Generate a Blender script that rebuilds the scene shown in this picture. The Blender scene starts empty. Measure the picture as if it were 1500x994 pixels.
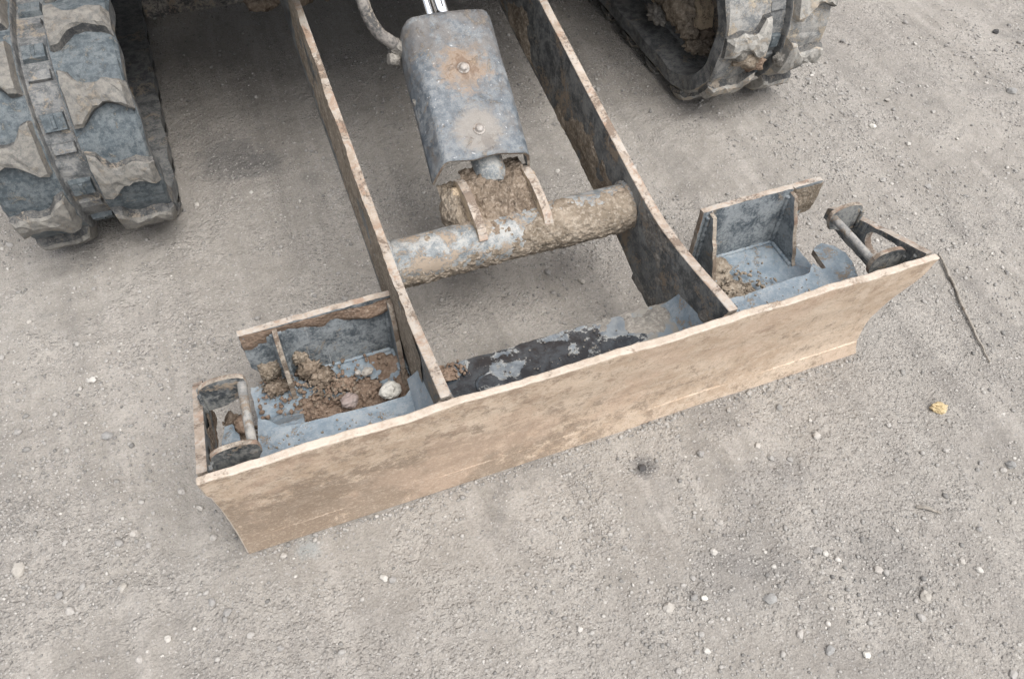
import bpy, bmesh, math, random
import numpy as np
from mathutils import Vector, Matrix, noise as mnoise
from mathutils.geometry import tessellate_polygon

random.seed(7)
scene = bpy.context.scene
COL = scene.collection

# ------------------------------------------------------------------ camera
cam_d = bpy.data.cameras.new("camera")
cam = bpy.data.objects.new("camera", cam_d)
COL.objects.link(cam)
scene.camera = cam
YAW, PITCH, ROLL = 0.393904922, 0.89934694, 0.0335792977
fw = Vector((math.sin(YAW) * math.cos(PITCH), math.cos(YAW) * math.cos(PITCH), -math.sin(PITCH)))
rt = Vector((math.cos(YAW), -math.sin(YAW), 0))
up = rt.cross(fw)
c_, s_ = math.cos(ROLL), math.sin(ROLL)
r2 = c_ * rt + s_ * up
u2 = -s_ * rt + c_ * up
M = Matrix((r2, u2, -fw)).transposed().to_4x4()
M.translation = Vector((0.150207126, -0.512120938, 1.04605791))
cam.matrix_world = M
cam_d.sensor_width = 36.0
cam_d.lens = 1189.50544 / 1500 * 36.0
cam_d.clip_start = 0.01
cam_d.clip_end = 2000

# ------------------------------------------------------------------ light (overcast)
SUN_EL, SUN_AZ = math.radians(62), math.radians(160)      # azimuth measured from +Y clockwise
world = bpy.data.worlds.new("World")
scene.world = world
world.use_nodes = True
wn = world.node_tree
wn.nodes.clear()
sky = wn.nodes.new('ShaderNodeTexSky')
sky.sky_type = 'NISHITA'
sky.sun_disc = False
sky.sun_elevation = SUN_EL
sky.sun_rotation = SUN_AZ
sky.dust_density = 4.0
hs = wn.nodes.new('ShaderNodeHueSaturation')
hs.inputs['Saturation'].default_value = 0.28           # grey cloud cover
bg = wn.nodes.new('ShaderNodeBackground')
bg.inputs['Strength'].default_value = 0.14
wo = wn.nodes.new('ShaderNodeOutputWorld')
wn.links.new(sky.outputs[0], hs.inputs['Color'])
wn.links.new(hs.outputs[0], bg.inputs['Color'])
wn.links.new(bg.outputs[0], wo.inputs['Surface'])

sun_d = bpy.data.lights.new("sun", 'SUN')
sun_d.energy = 1.35
sun_d.angle = math.radians(45)
sun_d.color = (1.0, 0.97, 0.93)
sun = bpy.data.objects.new("sun", sun_d)
COL.objects.link(sun)
sd = Vector((math.sin(SUN_AZ) * math.cos(SUN_EL), math.cos(SUN_AZ) * math.cos(SUN_EL), math.sin(SUN_EL)))
sun.rotation_euler = sd.to_track_quat('Z', 'Y').to_euler()

vs = scene.view_settings
vs.view_transform = 'Standard'
vs.look = 'None'
vs.exposure = 1.0
vs.gamma = 1.0


# ------------------------------------------------------------------ noise in numpy
class VN:
    def __init__(self, seed):
        self.t = np.random.default_rng(seed).random((256, 256))

    def __call__(self, x, y):
        xi = np.floor(x).astype(int); yi = np.floor(y).astype(int)
        fx = x - xi; fy = y - yi
        fx = fx * fx * fx * (fx * (fx * 6 - 15) + 10); fy = fy * fy * fy * (fy * (fy * 6 - 15) + 10)
        t = self.t
        a = t[xi & 255, yi & 255]; b = t[(xi + 1) & 255, yi & 255]
        c = t[xi & 255, (yi + 1) & 255]; d = t[(xi + 1) & 255, (yi + 1) & 255]
        return (a * (1 - fx) + b * fx) * (1 - fy) + (c * (1 - fx) + d * fx) * fy


def fbm(x, y, f, o, seed, gain=0.5):
    v = 0; amp = 1; tot = 0
    for i in range(o):
        th = 0.6 * i
        xr = x * math.cos(th) - y * math.sin(th); yr = x * math.sin(th) + y * math.cos(th)
        v = v + amp * (VN(seed + i)(xr * f + 17.3 * i + 40, yr * f + 9.1 * i + 40) - 0.5)
        tot += amp; amp *= gain; f *= 2.03
    return v / tot * 2


# ------------------------------------------------------------------ materials
def new_mat(name):
    m = bpy.data.materials.new(name)
    m.use_nodes = True
    nt = m.node_tree
    nt.nodes.clear()
    out = nt.nodes.new('ShaderNodeOutputMaterial')
    b = nt.nodes.new('ShaderNodeBsdfPrincipled')
    nt.links.new(b.outputs[0], out.inputs['Surface'])
    return m, nt, b


class NT:
    """small node helper"""
    def __init__(self, nt, scale=(1, 1, 1), off=(0, 0, 0)):
        self.nt = nt
        g = nt.nodes.new('ShaderNodeNewGeometry')
        self.geo = g
        mp = nt.nodes.new('ShaderNodeMapping')
        mp.inputs['Scale'].default_value = scale
        mp.inputs['Location'].default_value = off
        nt.links.new(g.outputs['Position'], mp.inputs['Vector'])
        self.pos = mp.outputs[0]
        self.raw = g.outputs['Position']

    def noise(self, scale, detail=6, rough=0.6, dist=0.0, vec=None):
        n = self.nt.nodes.new('ShaderNodeTexNoise')
        n.inputs['Scale'].default_value = scale
        n.inputs['Detail'].default_value = detail
        n.inputs['Roughness'].default_value = rough
        n.inputs['Distortion'].default_value = dist
        self.nt.links.new(vec or self.pos, n.inputs['Vector'])
        return n.outputs[0]

    def voro(self, scale, feature='F1', vec=None):
        n = self.nt.nodes.new('ShaderNodeTexVoronoi')
        n.feature = feature
        n.inputs['Scale'].default_value = scale
        self.nt.links.new(vec or self.pos, n.inputs['Vector'])
        return n.outputs['Distance'] if 'Distance' in n.outputs else n.outputs[0]

    def math(self, op, a, b=None, clamp=False):
        n = self.nt.nodes.new('ShaderNodeMath')
        n.operation = op
        n.use_clamp = clamp
        for i, v in enumerate((a, b)):
            if v is None: continue
            if isinstance(v, (int, float)): n.inputs[i].default_value = v
            else: self.nt.links.new(v, n.inputs[i])
        return n.outputs[0]

    def ramp(self, f, lo, hi, smooth=True):
        n = self.nt.nodes.new('ShaderNodeMapRange')
        n.interpolation_type = 'SMOOTHSTEP' if smooth else 'LINEAR'
        n.inputs['From Min'].default_value = lo
        n.inputs['From Max'].default_value = hi
        self.nt.links.new(f, n.inputs['Value'])
        return n.outputs[0]

    def mix(self, f, a, b, blend='MIX'):
        n = self.nt.nodes.new('ShaderNodeMix')
        n.data_type = 'RGBA'
        n.blend_type = blend
        n.clamp_factor = True
        for k, v in ((0, f), (6, a), (7, b)):
            if isinstance(v, (int, float)): n.inputs[k].default_value = v
            elif isinstance(v, tuple): n.inputs[k].default_value = (*v, 1) if len(v) == 3 else v
            else: self.nt.links.new(v, n.inputs[k])
        return n.outputs[2]

    def bump(self, h, strength, dist, prev=None):
        n = self.nt.nodes.new('ShaderNodeBump')
        n.inputs['Strength'].default_value = strength
        n.inputs['Distance'].default_value = dist
        self.nt.links.new(h, n.inputs['Height'])
        if prev is not None: self.nt.links.new(prev, n.inputs['Normal'])
        return n.outputs[0]

    def sep(self, v):
        n = self.nt.nodes.new('ShaderNodeSeparateXYZ')
        self.nt.links.new(v, n.inputs[0])
        return n.outputs


def lk(nt, a, b): nt.links.new(a, b)


def dirty(name, base, base2, dust, mud, dust_amt, mud_amt, rough=0.5, sc=1.0, stretch=(1, 1, 1),
          off=(0, 0, 0), scratch=0.0, metallic=0.0, rust=None, rust_amt=0.0):
    """paint / rubber / steel under a film of dust and patches of dried mud"""
    m, nt, b = new_mat(name)
    h = NT(nt, stretch, off)
    big = h.noise(9 * sc, 8, 0.62, 0.4)
    mid = h.noise(38 * sc, 7, 0.65, 0.2)
    fine = h.noise(210 * sc, 5, 0.7)
    col = h.mix(h.ramp(mid, 0.38, 0.62), base, base2)
    f = h.math('ADD', h.math('MULTIPLY', big, 0.42), h.math('MULTIPLY', mid, 0.58))
    t = 0.62 - 0.24 * dust_amt
    md = h.ramp(h.math('ADD', f, h.math('MULTIPLY', h.math('SUBTRACT', fine, 0.5), 0.75)), t - 0.10, t + 0.13)
    col = h.mix(h.math('MULTIPLY', md, 0.8), col, dust)
    grit = h.noise(430 * sc, 3, 0.7)
    col = h.mix(h.math('MULTIPLY', h.ramp(grit, 0.56, 0.70), 0.45), col, dust)
    col = h.mix(h.math('MULTIPLY', h.ramp(grit, 0.42, 0.32), 0.35), col, tuple(0.55 * c for c in base))
    if rust is not None:
        rn = h.noise(21 * sc, 8, 0.7, 0.5, None)
        tr = 0.66 - 0.26 * rust_amt
        col = h.mix(h.math('MULTIPLY', h.ramp(rn, tr - 0.04, tr + 0.06), 0.8), col, rust)
    big2 = h.noise(13 * sc, 9, 0.68, 0.8)
    t = 0.66 - 0.3 * mud_amt
    mm = h.ramp(h.math('ADD', big2, h.math('MULTIPLY', h.math('SUBTRACT', fine, 0.5), 0.45)), t - 0.035, t + 0.05)
    mudv = h.mix(mid, tuple(0.78 * c for c in mud), tuple(min(1, 1.18 * c) for c in mud))
    col = h.mix(mm, col, mudv)
    if scratch > 0:
        mp = nt.nodes.new('ShaderNodeMapping'); mp.inputs['Rotation'].default_value = (0.4, 0.3, 0.5)
        mp.inputs['Scale'].default_value = (260, 260, 12)
        lk(nt, h.raw, mp.inputs[0])
        sn = h.noise(1, 3, 0.5, 0, mp.outputs[0])
        col = h.mix(h.math('MULTIPLY', h.ramp(sn, 0.66, 0.74), scratch), col, (0.42, 0.43, 0.44))
    lk(nt, col, b.inputs['Base Color'])
    r = h.math('ADD', rough, h.math('MULTIPLY', h.math('MAXIMUM', md, mm), 0.93 - rough))
    lk(nt, r, b.inputs['Roughness'])
    b.inputs['Metallic'].default_value = metallic
    b.inputs['Specular IOR Level'].default_value = 0.4
    hh = h.math('ADD', h.math('MULTIPLY', mm, 0.9), h.math('ADD', h.math('MULTIPLY', fine, 0.45), h.math('MULTIPLY', mid, 0.35)))
    lk(nt, h.bump(hh, 0.55, 0.0022), b.inputs['Normal'])
    return m


DUST = (0.30, 0.275, 0.24)
MUD = (0.21, 0.17, 0.13)
TAN = (0.41, 0.315, 0.225)
M_paint = dirty('painted_steel_dark', (0.038, 0.043, 0.047), (0.09, 0.098, 0.105), (0.24, 0.24, 0.225), (0.24, 0.195, 0.148), 0.50, 0.30, 0.42, scratch=0.4)
M_paintc = dirty('painted_steel_clean', (0.062, 0.077, 0.09), (0.125, 0.148, 0.166), (0.29, 0.312, 0.32), (0.25, 0.218, 0.18), 0.56, 0.14, 0.36, off=(3, 1, 2), scratch=0.7)
M_tray = dirty('painted_steel_blue_grey', (0.15, 0.192, 0.228), (0.20, 0.245, 0.283), (0.28, 0.30, 0.31), (0.225, 0.195, 0.162), 0.40, 0.24, 0.40, sc=1.5, off=(1, 4, 2), scratch=0.5)
M_black = dirty('painted_steel_black', (0.012, 0.015, 0.019), (0.026, 0.032, 0.038), (0.17, 0.175, 0.175), (0.20, 0.19, 0.175), 0.06, 0.10, 0.18, sc=1.0, off=(5, 2, 1), scratch=0.3)
M_edge = dirty('worn_steel_edge', (0.28, 0.228, 0.182), (0.40, 0.335, 0.275), (0.37, 0.35, 0.32), (0.18, 0.14, 0.11), 0.50, 0.36, 0.6, sc=1.2, rust=(0.26, 0.175, 0.125), rust_amt=0.4)
M_edged = dirty('worn_steel_edge_dusty', (0.20, 0.17, 0.14), (0.31, 0.265, 0.215), (0.38, 0.34, 0.285), (0.16, 0.125, 0.095), 0.46, 0.45, 0.7, sc=2.0, rust=(0.19, 0.125, 0.09), rust_amt=0.5)
M_rubber = dirty('rubber_track_band', (0.042, 0.055, 0.064), (0.078, 0.096, 0.108), (0.145, 0.157, 0.16), (0.17, 0.162, 0.142), 0.40, 0.14, 0.66, sc=3.0)
M_rubberd = dirty('rubber_dark_groove', (0.065, 0.07, 0.074), (0.13, 0.136, 0.14), (0.22, 0.216, 0.205), (0.24, 0.21, 0.172), 0.40, 0.20, 0.7, sc=1.4)
M_lug = dirty('rubber_lug_dusty', (0.11, 0.108, 0.102), (0.158, 0.15, 0.136), (0.205, 0.194, 0.173), (0.21, 0.185, 0.152), 0.48, 0.22, 0.85, sc=3.2)
M_lugp = dirty('rubber_lug_pale_dust', (0.17, 0.168, 0.16), (0.25, 0.242, 0.226), (0.34, 0.325, 0.295), (0.33, 0.285, 0.23), 0.66, 0.40, 0.85, sc=2.2)
M_bandp = dirty('rubber_band_pale_dust', (0.11, 0.117, 0.12), (0.18, 0.182, 0.18), (0.32, 0.308, 0.285), (0.31, 0.27, 0.215), 0.62, 0.38, 0.8, sc=1.6)
M_lugs = dirty('rubber_lug_flank', (0.038, 0.04, 0.042), (0.075, 0.076, 0.076), (0.16, 0.15, 0.135), (0.22, 0.19, 0.155), 0.4, 0.22, 0.8, sc=1.3)
M_tan = dirty('track_frame_muddy', (0.17, 0.135, 0.105), (0.32, 0.25, 0.18), (0.46, 0.38, 0.285), (0.52, 0.41, 0.285), 0.6, 0.6, 0.85, sc=1.5)
M_cover = dirty('guard_steel', (0.075, 0.09, 0.105), (0.118, 0.137, 0.155), (0.215, 0.222, 0.222), (0.20, 0.178, 0.15), 0.36, 0.16, 0.38, sc=2.2, off=(2, 7, 3), scratch=0.8)
M_tube = dirty('tube_paint', (0.12, 0.138, 0.148), (0.22, 0.235, 0.24), (0.36, 0.35, 0.325), (0.27, 0.22, 0.17), 0.5, 0.40, 0.5, sc=1.5, scratch=0.5)
M_bolt = dirty('bolt_steel', (0.24, 0.225, 0.21), (0.34, 0.32, 0.30), (0.4, 0.36, 0.32), (0.25, 0.18, 0.13), 0.4, 0.3, 0.45, sc=4, metallic=0.3)
M_rod = dirty('pin_steel', (0.17, 0.172, 0.17), (0.25, 0.25, 0.24), (0.33, 0.31, 0.28), MUD, 0.5, 0.3, 0.5, sc=3)
M_hose = dirty('hose_rubber', (0.05, 0.05, 0.05), (0.09, 0.085, 0.08), (0.24, 0.22, 0.2), (0.27, 0.24, 0.2), 0.5, 0.25, 0.75)
M_body = dirty('machine_body_paint', (0.03, 0.03, 0.032), (0.06, 0.06, 0.06), DUST, MUD, 0.4, 0.3, 0.5)
M_house = dirty('orange_machine_paint', (0.45, 0.20, 0.03), (0.5, 0.23, 0.04), DUST, MUD, 0.25, 0.1, 0.4)

m, nt, b = new_mat('chrome'); b.inputs['Metallic'].default_value = 1; b.inputs['Roughness'].default_value = 0.12
b.inputs['Base Color'].default_value = (0.85, 0.86, 0.88, 1); M_chrome = m


def mud_mat(name, c0, c1, c2, fs=1.0):
    m, nt, b = new_mat(name)
    h = NT(nt)
    n1 = h.noise(24 * fs, 9, 0.65, 0.3); n2 = h.noise(150 * fs, 6, 0.7); v = h.voro(240 * fs)
    col = h.mix(h.ramp(n1, 0.35, 0.65), c0, c1)
    col = h.mix(h.math('MULTIPLY', h.ramp(n2, 0.45, 0.68), 0.8), col, c2)
    lk(nt, col, b.inputs['Base Color'])
    b.inputs['Roughness'].default_value = 0.95
    b.inputs['Specular IOR Level'].default_value = 0.15
    hh = h.math('ADD', n2, h.math('MULTIPLY', v, 0.8))
    lk(nt, h.bump(hh, 0.7, 0.003), b.inputs['Normal'])
    return m


M_mud = mud_mat('dried_mud', (0.10, 0.077, 0.058), (0.19, 0.15, 0.114), (0.30, 0.25, 0.20))
M_mudt = mud_mat('dried_mud_pale', (0.15, 0.122, 0.092), (0.25, 0.208, 0.162), (0.36, 0.315, 0.26))
M_mudg = mud_mat('dried_mud_grey', (0.13, 0.124, 0.114), (0.215, 0.20, 0.178), (0.31, 0.292, 0.262))
M_mudr = mud_mat('dried_mud_reddish', (0.135, 0.095, 0.07), (0.20, 0.145, 0.108), (0.27, 0.212, 0.165))


def front_mat():
    """blade face: tan mud film dragged along the blade, scuffed dark low down, pale where rubbed"""
    m, nt, b = new_mat('blade_face_mud')
    h = NT(nt)
    h2 = NT(nt)
    st = h.noise(10, 12, 0.75, 0.3)
    st2 = h.noise(48, 9, 0.75, 0.1)
    fine = h2.noise(210, 6, 0.8)
    grit = h2.noise(430, 3, 0.75)
    mid = h2.noise(34, 12, 0.82, 0.1)
    col = h.mix(h.ramp(st, 0.38, 0.62), (0.44, 0.336, 0.247), (0.57, 0.46, 0.357))
    col = h.mix(h.math('MULTIPLY', h.ramp(st2, 0.46, 0.60), 0.5), col, (0.62, 0.52, 0.42))
    z = h2.sep(h2.raw)
    low = h2.ramp(z[2], 0.21, 0.05)
    lf = h2.ramp(z[0], 0.75, 0.10)
    # mud ground away to dark steel along the lower half and towards the left end
    w = h2.math('MULTIPLY', h2.math('ADD', h2.math('MULTIPLY', low, 0.7), 0.3), h2.math('ADD', h2.math('MULTIPLY', lf, 0.8), 0.2))
    k = h2.math('ADD', mid, h2.math('MULTIPLY', h2.math('SUBTRACT', w, 0.42), 0.22))
    k = h2.math('ADD', k, h2.math('MULTIPLY', h2.math('SUBTRACT', fine, 0.5), 0.6))
    col = h.mix(h.math('MULTIPLY', h2.ramp(k, 0.475, 0.555), 0.75), col, (0.19, 0.145, 0.108))
    # brown wet-looking smears below the top edge
    bl = h.noise(11, 12, 0.8, 0.1)
    upz = h2.ramp(z[2], 0.10, 0.21)
    bk = h2.math('ADD', bl, h2.math('MULTIPLY', h2.math('SUBTRACT', upz, 0.6), 0.12))
    col = h.mix(h.math('MULTIPLY', h2.ramp(bk, 0.57, 0.63), 0.6), col, (0.26, 0.185, 0.135))
    # long scrapes
    for dv, rr, amt, cc in (((30, 30, 190), 0.60, 0.45, (0.24, 0.185, 0.135)), ((16, 18, 420), 0.62, 0.55, (0.64, 0.56, 0.46)), ((60, 60, 420), 0.62, 0.5, (0.64, 0.56, 0.47))):
        dr = NT(nt, dv, (1, 2, dv[0]))
        sc_ = dr.noise(1.5, 5, 0.65, 0.4)
        col = h.mix(h.math('MULTIPLY', h2.ramp(sc_, rr, rr + 0.06), amt), col, cc)
    pr = h2.noise(6, 6, 0.65, 0.2)
    col = h.mix(h.math('MULTIPLY', h2.ramp(pr, 0.50, 0.60), 0.45), col, (0.53, 0.395, 0.30))
    col = h.mix(h.math('MULTIPLY', h2.ramp(fine, 0.52, 0.62), 0.45), col, (0.55, 0.465, 0.375))
    col = h.mix(h.math('MULTIPLY', h2.ramp(fine, 0.45, 0.36), 0.5), col, (0.23, 0.178, 0.132))
    col = h.mix(h.math('MULTIPLY', h2.ramp(grit, 0.45, 0.36), 0.35), col, (0.19, 0.145, 0.108))
    lk(nt, col, b.inputs['Base Color'])
    b.inputs['Roughness'].default_value = 0.85
    b.inputs['Specular IOR Level'].default_value = 0.2
    hh = h2.math('ADD', h2.math('MULTIPLY', fine, 0.9), h2.math('ADD', h2.math('MULTIPLY', st2, 0.8), mid))
    lk(nt, h2.bump(hh, 0.6, 0.0032), b.inputs['Normal'])
    return m


M_front = front_mat()


def guard_mat():
    """guard sheet with a rust bloom round the upper bolt"""
    m = M_cover.copy(); m.name = 'guard_steel_rust_ring'
    nt = m.node_tree
    b = [n for n in nt.nodes if n.type == 'BSDF_PRINCIPLED'][0]
    src = b.inputs['Base Color'].links[0].from_socket
    h = NT(nt)
    def ring(c, rad):
        vm = nt.nodes.new('ShaderNodeVectorMath'); vm.operation = 'DISTANCE'
        lk(nt, h.raw, vm.inputs[0]); vm.inputs[1].default_value = c
        return h.math('SUBTRACT', 1.0, h.math('DIVIDE', vm.outputs['Value'], rad))
    n = h.noise(70, 9, 0.75, 0.8)
    a = h.math('ADD', ring(BOLT1, 0.052), h.math('MULTIPLY', h.math('SUBTRACT', n, 0.5), 2.4))
    col = h.mix(h.math('MULTIPLY', h.ramp(a, 0.05, 0.6), 0.85), src, (0.225, 0.165, 0.115))
    col = h.mix(h.math('MULTIPLY', h.ramp(a, 0.55, 0.8), 0.7), col, (0.115, 0.075, 0.052))
    a2 = h.math('ADD', ring(BOLT2, 0.05), h.math('MULTIPLY', h.math('SUBTRACT', n, 0.5), 1.3))
    col = h.mix(h.math('MULTIPLY', h.ramp(a2, 0.1, 0.5), 0.6), col, (0.235, 0.205, 0.17))
    # brown grime film on the upper half
    up_ = h.sep(h.raw)[1]
    gk = h.math('ADD', h.noise(26, 10, 0.78, 0.5), h.math('MULTIPLY', h.ramp(up_, 0.47, 0.60), 0.10))
    col = h.mix(h.math('MULTIPLY', h.ramp(gk, 0.51, 0.62), 0.55), col, (0.115, 0.10, 0.087))
    lk(nt, col, b.inputs['Base Color'])
    return m


def stone_mat():
    m, nt, b = new_mat('pebble_stone')
    h = NT(nt)
    oi = nt.nodes.new('ShaderNodeObjectInfo')
    cr = nt.nodes.new('ShaderNodeValToRGB')
    e = cr.color_ramp.elements
    e[0].position = 0; e[0].color = (0.20, 0.195, 0.187, 1)
    e[1].position = 1; e[1].color = (0.44, 0.425, 0.395, 1)
    for p, c in ((0.3, (0.26, 0.25, 0.238, 1)), (0.6, (0.32, 0.306, 0.287, 1)), (0.85, (0.37, 0.345, 0.315, 1))):
        x = e.new(p); x.color = c
    lk(nt, oi.outputs['Random'], cr.inputs[0])
    n = h.noise(220, 5, 0.7)
    col = h.mix(h.math('MULTIPLY', h.ramp(n, 0.4, 0.7), 0.45), cr.outputs[0], (0.29, 0.272, 0.25))
    lk(nt, col, b.inputs['Base Color']); b.inputs['Roughness'].default_value = 0.9
    b.inputs['Specular IOR Level'].default_value = 0.2
    lk(nt, h.bump(n, 0.35, 0.0012), b.inputs['Normal'])
    return m


def plain_stone(name, c):
    m, nt, b = new_mat(name)
    h = NT(nt)
    n = h.noise(180, 6, 0.7); n2 = h.noise(45, 4, 0.6)
    col = h.mix(h.ramp(n, 0.35, 0.7), tuple(0.8 * v for v in c), c)
    col = h.mix(h.math('MULTIPLY', h.ramp(n2, 0.5, 0.7), 0.5), col, tuple(0.6 * v + 0.12 for v in c))
    lk(nt, col, b.inputs['Base Color']); b.inputs['Roughness'].default_value = 0.88
    lk(nt, h.bump(n, 0.4, 0.001), b.inputs['Normal'])
    return m


M_stone = stone_mat()


def gravel_mat():
    m, nt, b = new_mat('gravel_chips')
    g = nt.nodes.new('ShaderNodeNewGeometry')
    cr = nt.nodes.new('ShaderNodeValToRGB')
    e = cr.color_ramp.elements
    e[0].position = 0; e[0].color = (0.15, 0.145, 0.138, 1)
    e[1].position = 1; e[1].color = (0.44, 0.42, 0.39, 1)
    for p, c in ((0.2, (0.22, 0.212, 0.20, 1)), (0.6, (0.295, 0.282, 0.265, 1)), (0.92, (0.335, 0.32, 0.298, 1))):
        x = e.new(p); x.color = c
    lk(nt, g.outputs['Random Per Island'], cr.inputs[0])
    lk(nt, cr.outputs[0], b.inputs['Base Color'])
    b.inputs['Roughness'].default_value = 0.92
    b.inputs['Specular IOR Level'].default_value = 0.15
    return m


M_gravel = gravel_mat()


def ground_mat():
    m, nt, b = new_mat('packed_gravel_earth')
    h = NT(nt)
    big = h.noise(1.6, 6, 0.6, 0.4); mid = h.noise(7, 8, 0.65, 0.6); fine = h.noise(60, 8, 0.72); ff = h.noise(330, 4, 0.75)
    v = h.voro(300); v2 = h.voro(130)
    col = h.mix(h.ramp(mid, 0.34, 0.66), (0.235, 0.218, 0.195), (0.318, 0.297, 0.268))
    col = h.mix(h.math('MULTIPLY', h.ramp(big, 0.45, 0.62), 0.55), col, (0.275, 0.256, 0.234))
    stk = NT(nt, (17, 1.3, 1), (0, 0, 0))
    mr = [q for q in nt.nodes if q.type == 'MAPPING'][-1]; mr.inputs['Rotation'].default_value = (0, 0, 0.12)
    sk = stk.noise(1.0, 6, 0.6, 0.5)
    col = h.mix(h.math('MULTIPLY', h.ramp(sk, 0.50, 0.62), 0.6), col, (0.345, 0.322, 0.293))
    col = h.mix(h.math('MULTIPLY', h.ramp(sk, 0.47, 0.36), 0.5), col, (0.20, 0.187, 0.172))
    # damp darker stains and a few grey-blue scuffs
    stn = h.noise(4.3, 9, 0.7, 1.2)
    col = h.mix(h.math('MULTIPLY', h.ramp(stn, 0.55, 0.70), 0.5), col, (0.145, 0.138, 0.132))
    stg = h.noise(3.1, 7, 0.7, 0.8, None)
    col = h.mix(h.math('MULTIPLY', h.ramp(stg, 0.36, 0.26), 0.5), col, (0.29, 0.26, 0.23))
    col = h.mix(h.math('MULTIPLY', h.ramp(fine, 0.47, 0.68), 0.55), col, (0.30, 0.283, 0.26))
    col = h.mix(h.math('MULTIPLY', h.ramp(ff, 0.53, 0.68), 0.5), col, (0.125, 0.117, 0.108))
    gr = h.noise(620, 3, 0.7)
    col = h.mix(h.math('MULTIPLY', h.ramp(gr, 0.55, 0.68), 0.5), col, (0.33, 0.315, 0.292))
    col = h.mix(h.math('MULTIPLY', h.ramp(v2, 0.22, 0.08), 0.35), col, (0.33, 0.315, 0.29))
    emb = None
    for sc_v, am in ((170, 0.55), (310, 0.55)):
        vo = nt.nodes.new('ShaderNodeTexVoronoi'); vo.inputs['Scale'].default_value = sc_v
        wv = nt.nodes.new('ShaderNodeVectorMath'); wv.operation = 'MULTIPLY_ADD'
        nn = nt.nodes.new('ShaderNodeTexNoise'); nn.inputs['Scale'].default_value = sc_v * 0.8; nn.inputs['Detail'].default_value = 2
        lk(nt, h.raw, nn.inputs['Vector']); lk(nt, nn.outputs['Color'], wv.inputs[0])
        wv.inputs[1].default_value = (0.3 / sc_v,) * 3; lk(nt, h.raw, wv.inputs[2]); lk(nt, wv.outputs[0], vo.inputs['Vector'])
        cs_ = h.sep(vo.outputs['Color'])
        keep = h.math('MULTIPLY', h.ramp(cs_[0], 0.40, 0.50), h.ramp(vo.outputs['Distance'], 0.52, 0.36))
        keep = h.math('MULTIPLY', keep, h.ramp(h.math('ADD', mid, h.math('SUBTRACT', big, 0.5)), 0.40, 0.58))
        cc = h.mix(cs_[1], (0.19, 0.178, 0.163), (0.385, 0.366, 0.34))
        col = h.mix(h.math('MULTIPLY', keep, am), col, cc)
        rim = h.math('MULTIPLY', h.ramp(vo.outputs['Distance'], 0.42, 0.62), h.ramp(cs_[0], 0.40, 0.50))
        col = h.mix(h.math('MULTIPLY', rim, 0.18), col, (0.13, 0.12, 0.11))
        dome = h.math('MULTIPLY', keep, h.math('SUBTRACT', 0.7, vo.outputs['Distance']))
        dome = h.math('MULTIPLY', dome, 2.6 if sc_v < 200 else 1.6)
        emb = dome if emb is None else h.math('ADD', emb, dome)
    def spot(px, py, r, amt, c, col):
        vm = nt.nodes.new('ShaderNodeVectorMath'); vm.operation = 'DISTANCE'
        lk(nt, h.raw, vm.inputs[0]); vm.inputs[1].default_value = (px, py, 0)
        a = h.math('SUBTRACT', 1.0, h.math('DIVIDE', vm.outputs['Value'], r))
        a = h.math('ADD', a, h.math('MULTIPLY', h.math('SUBTRACT', fine, 0.5), 1.3))
        a = h.math('ADD', a, h.math('MULTIPLY', h.math('SUBTRACT', mid, 0.5), 1.2))
        return h.mix(h.math('MULTIPLY', h.ramp(a, 0.15, 0.75), amt), col, c)
    y_far = lambda v_: v_ < -0.1
    for px, py, r, amt in ((0.566, -0.036, 0.03, .8), (0.615, -0.216, 0.10, .6), (0.80, -0.289, 0.09, .5), (0.767, -0.117, 0.05, .55),
                           (0.717, 0.016, 0.07, .4), (0.114, 0.876, 0.11, .7), (0.17, 0.84, 0.07, .6), (0.74, -0.42, 0.08, .45), (0.70, -0.12, 0.09, .35)):
        col = spot(px, py, r, amt * (0.6 if y_far(py) else 1.0), (0.125, 0.121, 0.118), col)
    col = spot(0.078, 0.013, 0.03, .6, (0.27, 0.29, 0.29), col)
    lk(nt, col, b.inputs['Base Color'])
    b.inputs['Roughness'].default_value = 0.95
    b.inputs['Specular IOR Level'].default_value = 0.12
    hh = h.math('ADD', h.math('ADD', h.math('MULTIPLY', fine, 1.2), h.math('MULTIPLY', ff, 0.7)), h.math('ADD', h.math('MULTIPLY', v, -0.5), emb))
    lk(nt, h.bump(hh, 0.7, 0.003), b.inputs['Normal'])
    return m


M_ground = ground_mat()


# ------------------------------------------------------------------ object helpers
def thing(name, label, cat, loc, group=None):
    o = bpy.data.objects.new(name, None)
    o.empty_display_size = 0.1
    COL.objects.link(o)
    o.location = loc
    o['label'] = label; o['category'] = cat
    if group: o['group'] = group
    return o


ROOTLOC = {}


def worldloc(p):
    v = Vector((0, 0, 0))
    while p is not None:
        v += p.location
        p = p.parent
    return v


def link(name, me, parent=None, label=None, cat=None, group=None, kind=None, recentre=True):
    o = bpy.data.objects.new(name, me)
    COL.objects.link(o)
    if recentre and len(me.vertices):
        co = np.empty(len(me.vertices) * 3)
        me.vertices.foreach_get('co', co)
        co = co.reshape(-1, 3)
        c = (co.min(0) + co.max(0)) / 2
        co -= c
        me.vertices.foreach_set('co', co.ravel())
        me.update()
        o.location = Vector(c)
    if parent is not None:
        o.location = Vector(o.location) - worldloc(parent)
        o.parent = parent
    if label: o['label'] = label
    if cat: o['category'] = cat
    if group: o['group'] = group
    if kind: o['kind'] = kind
    return o


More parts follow.
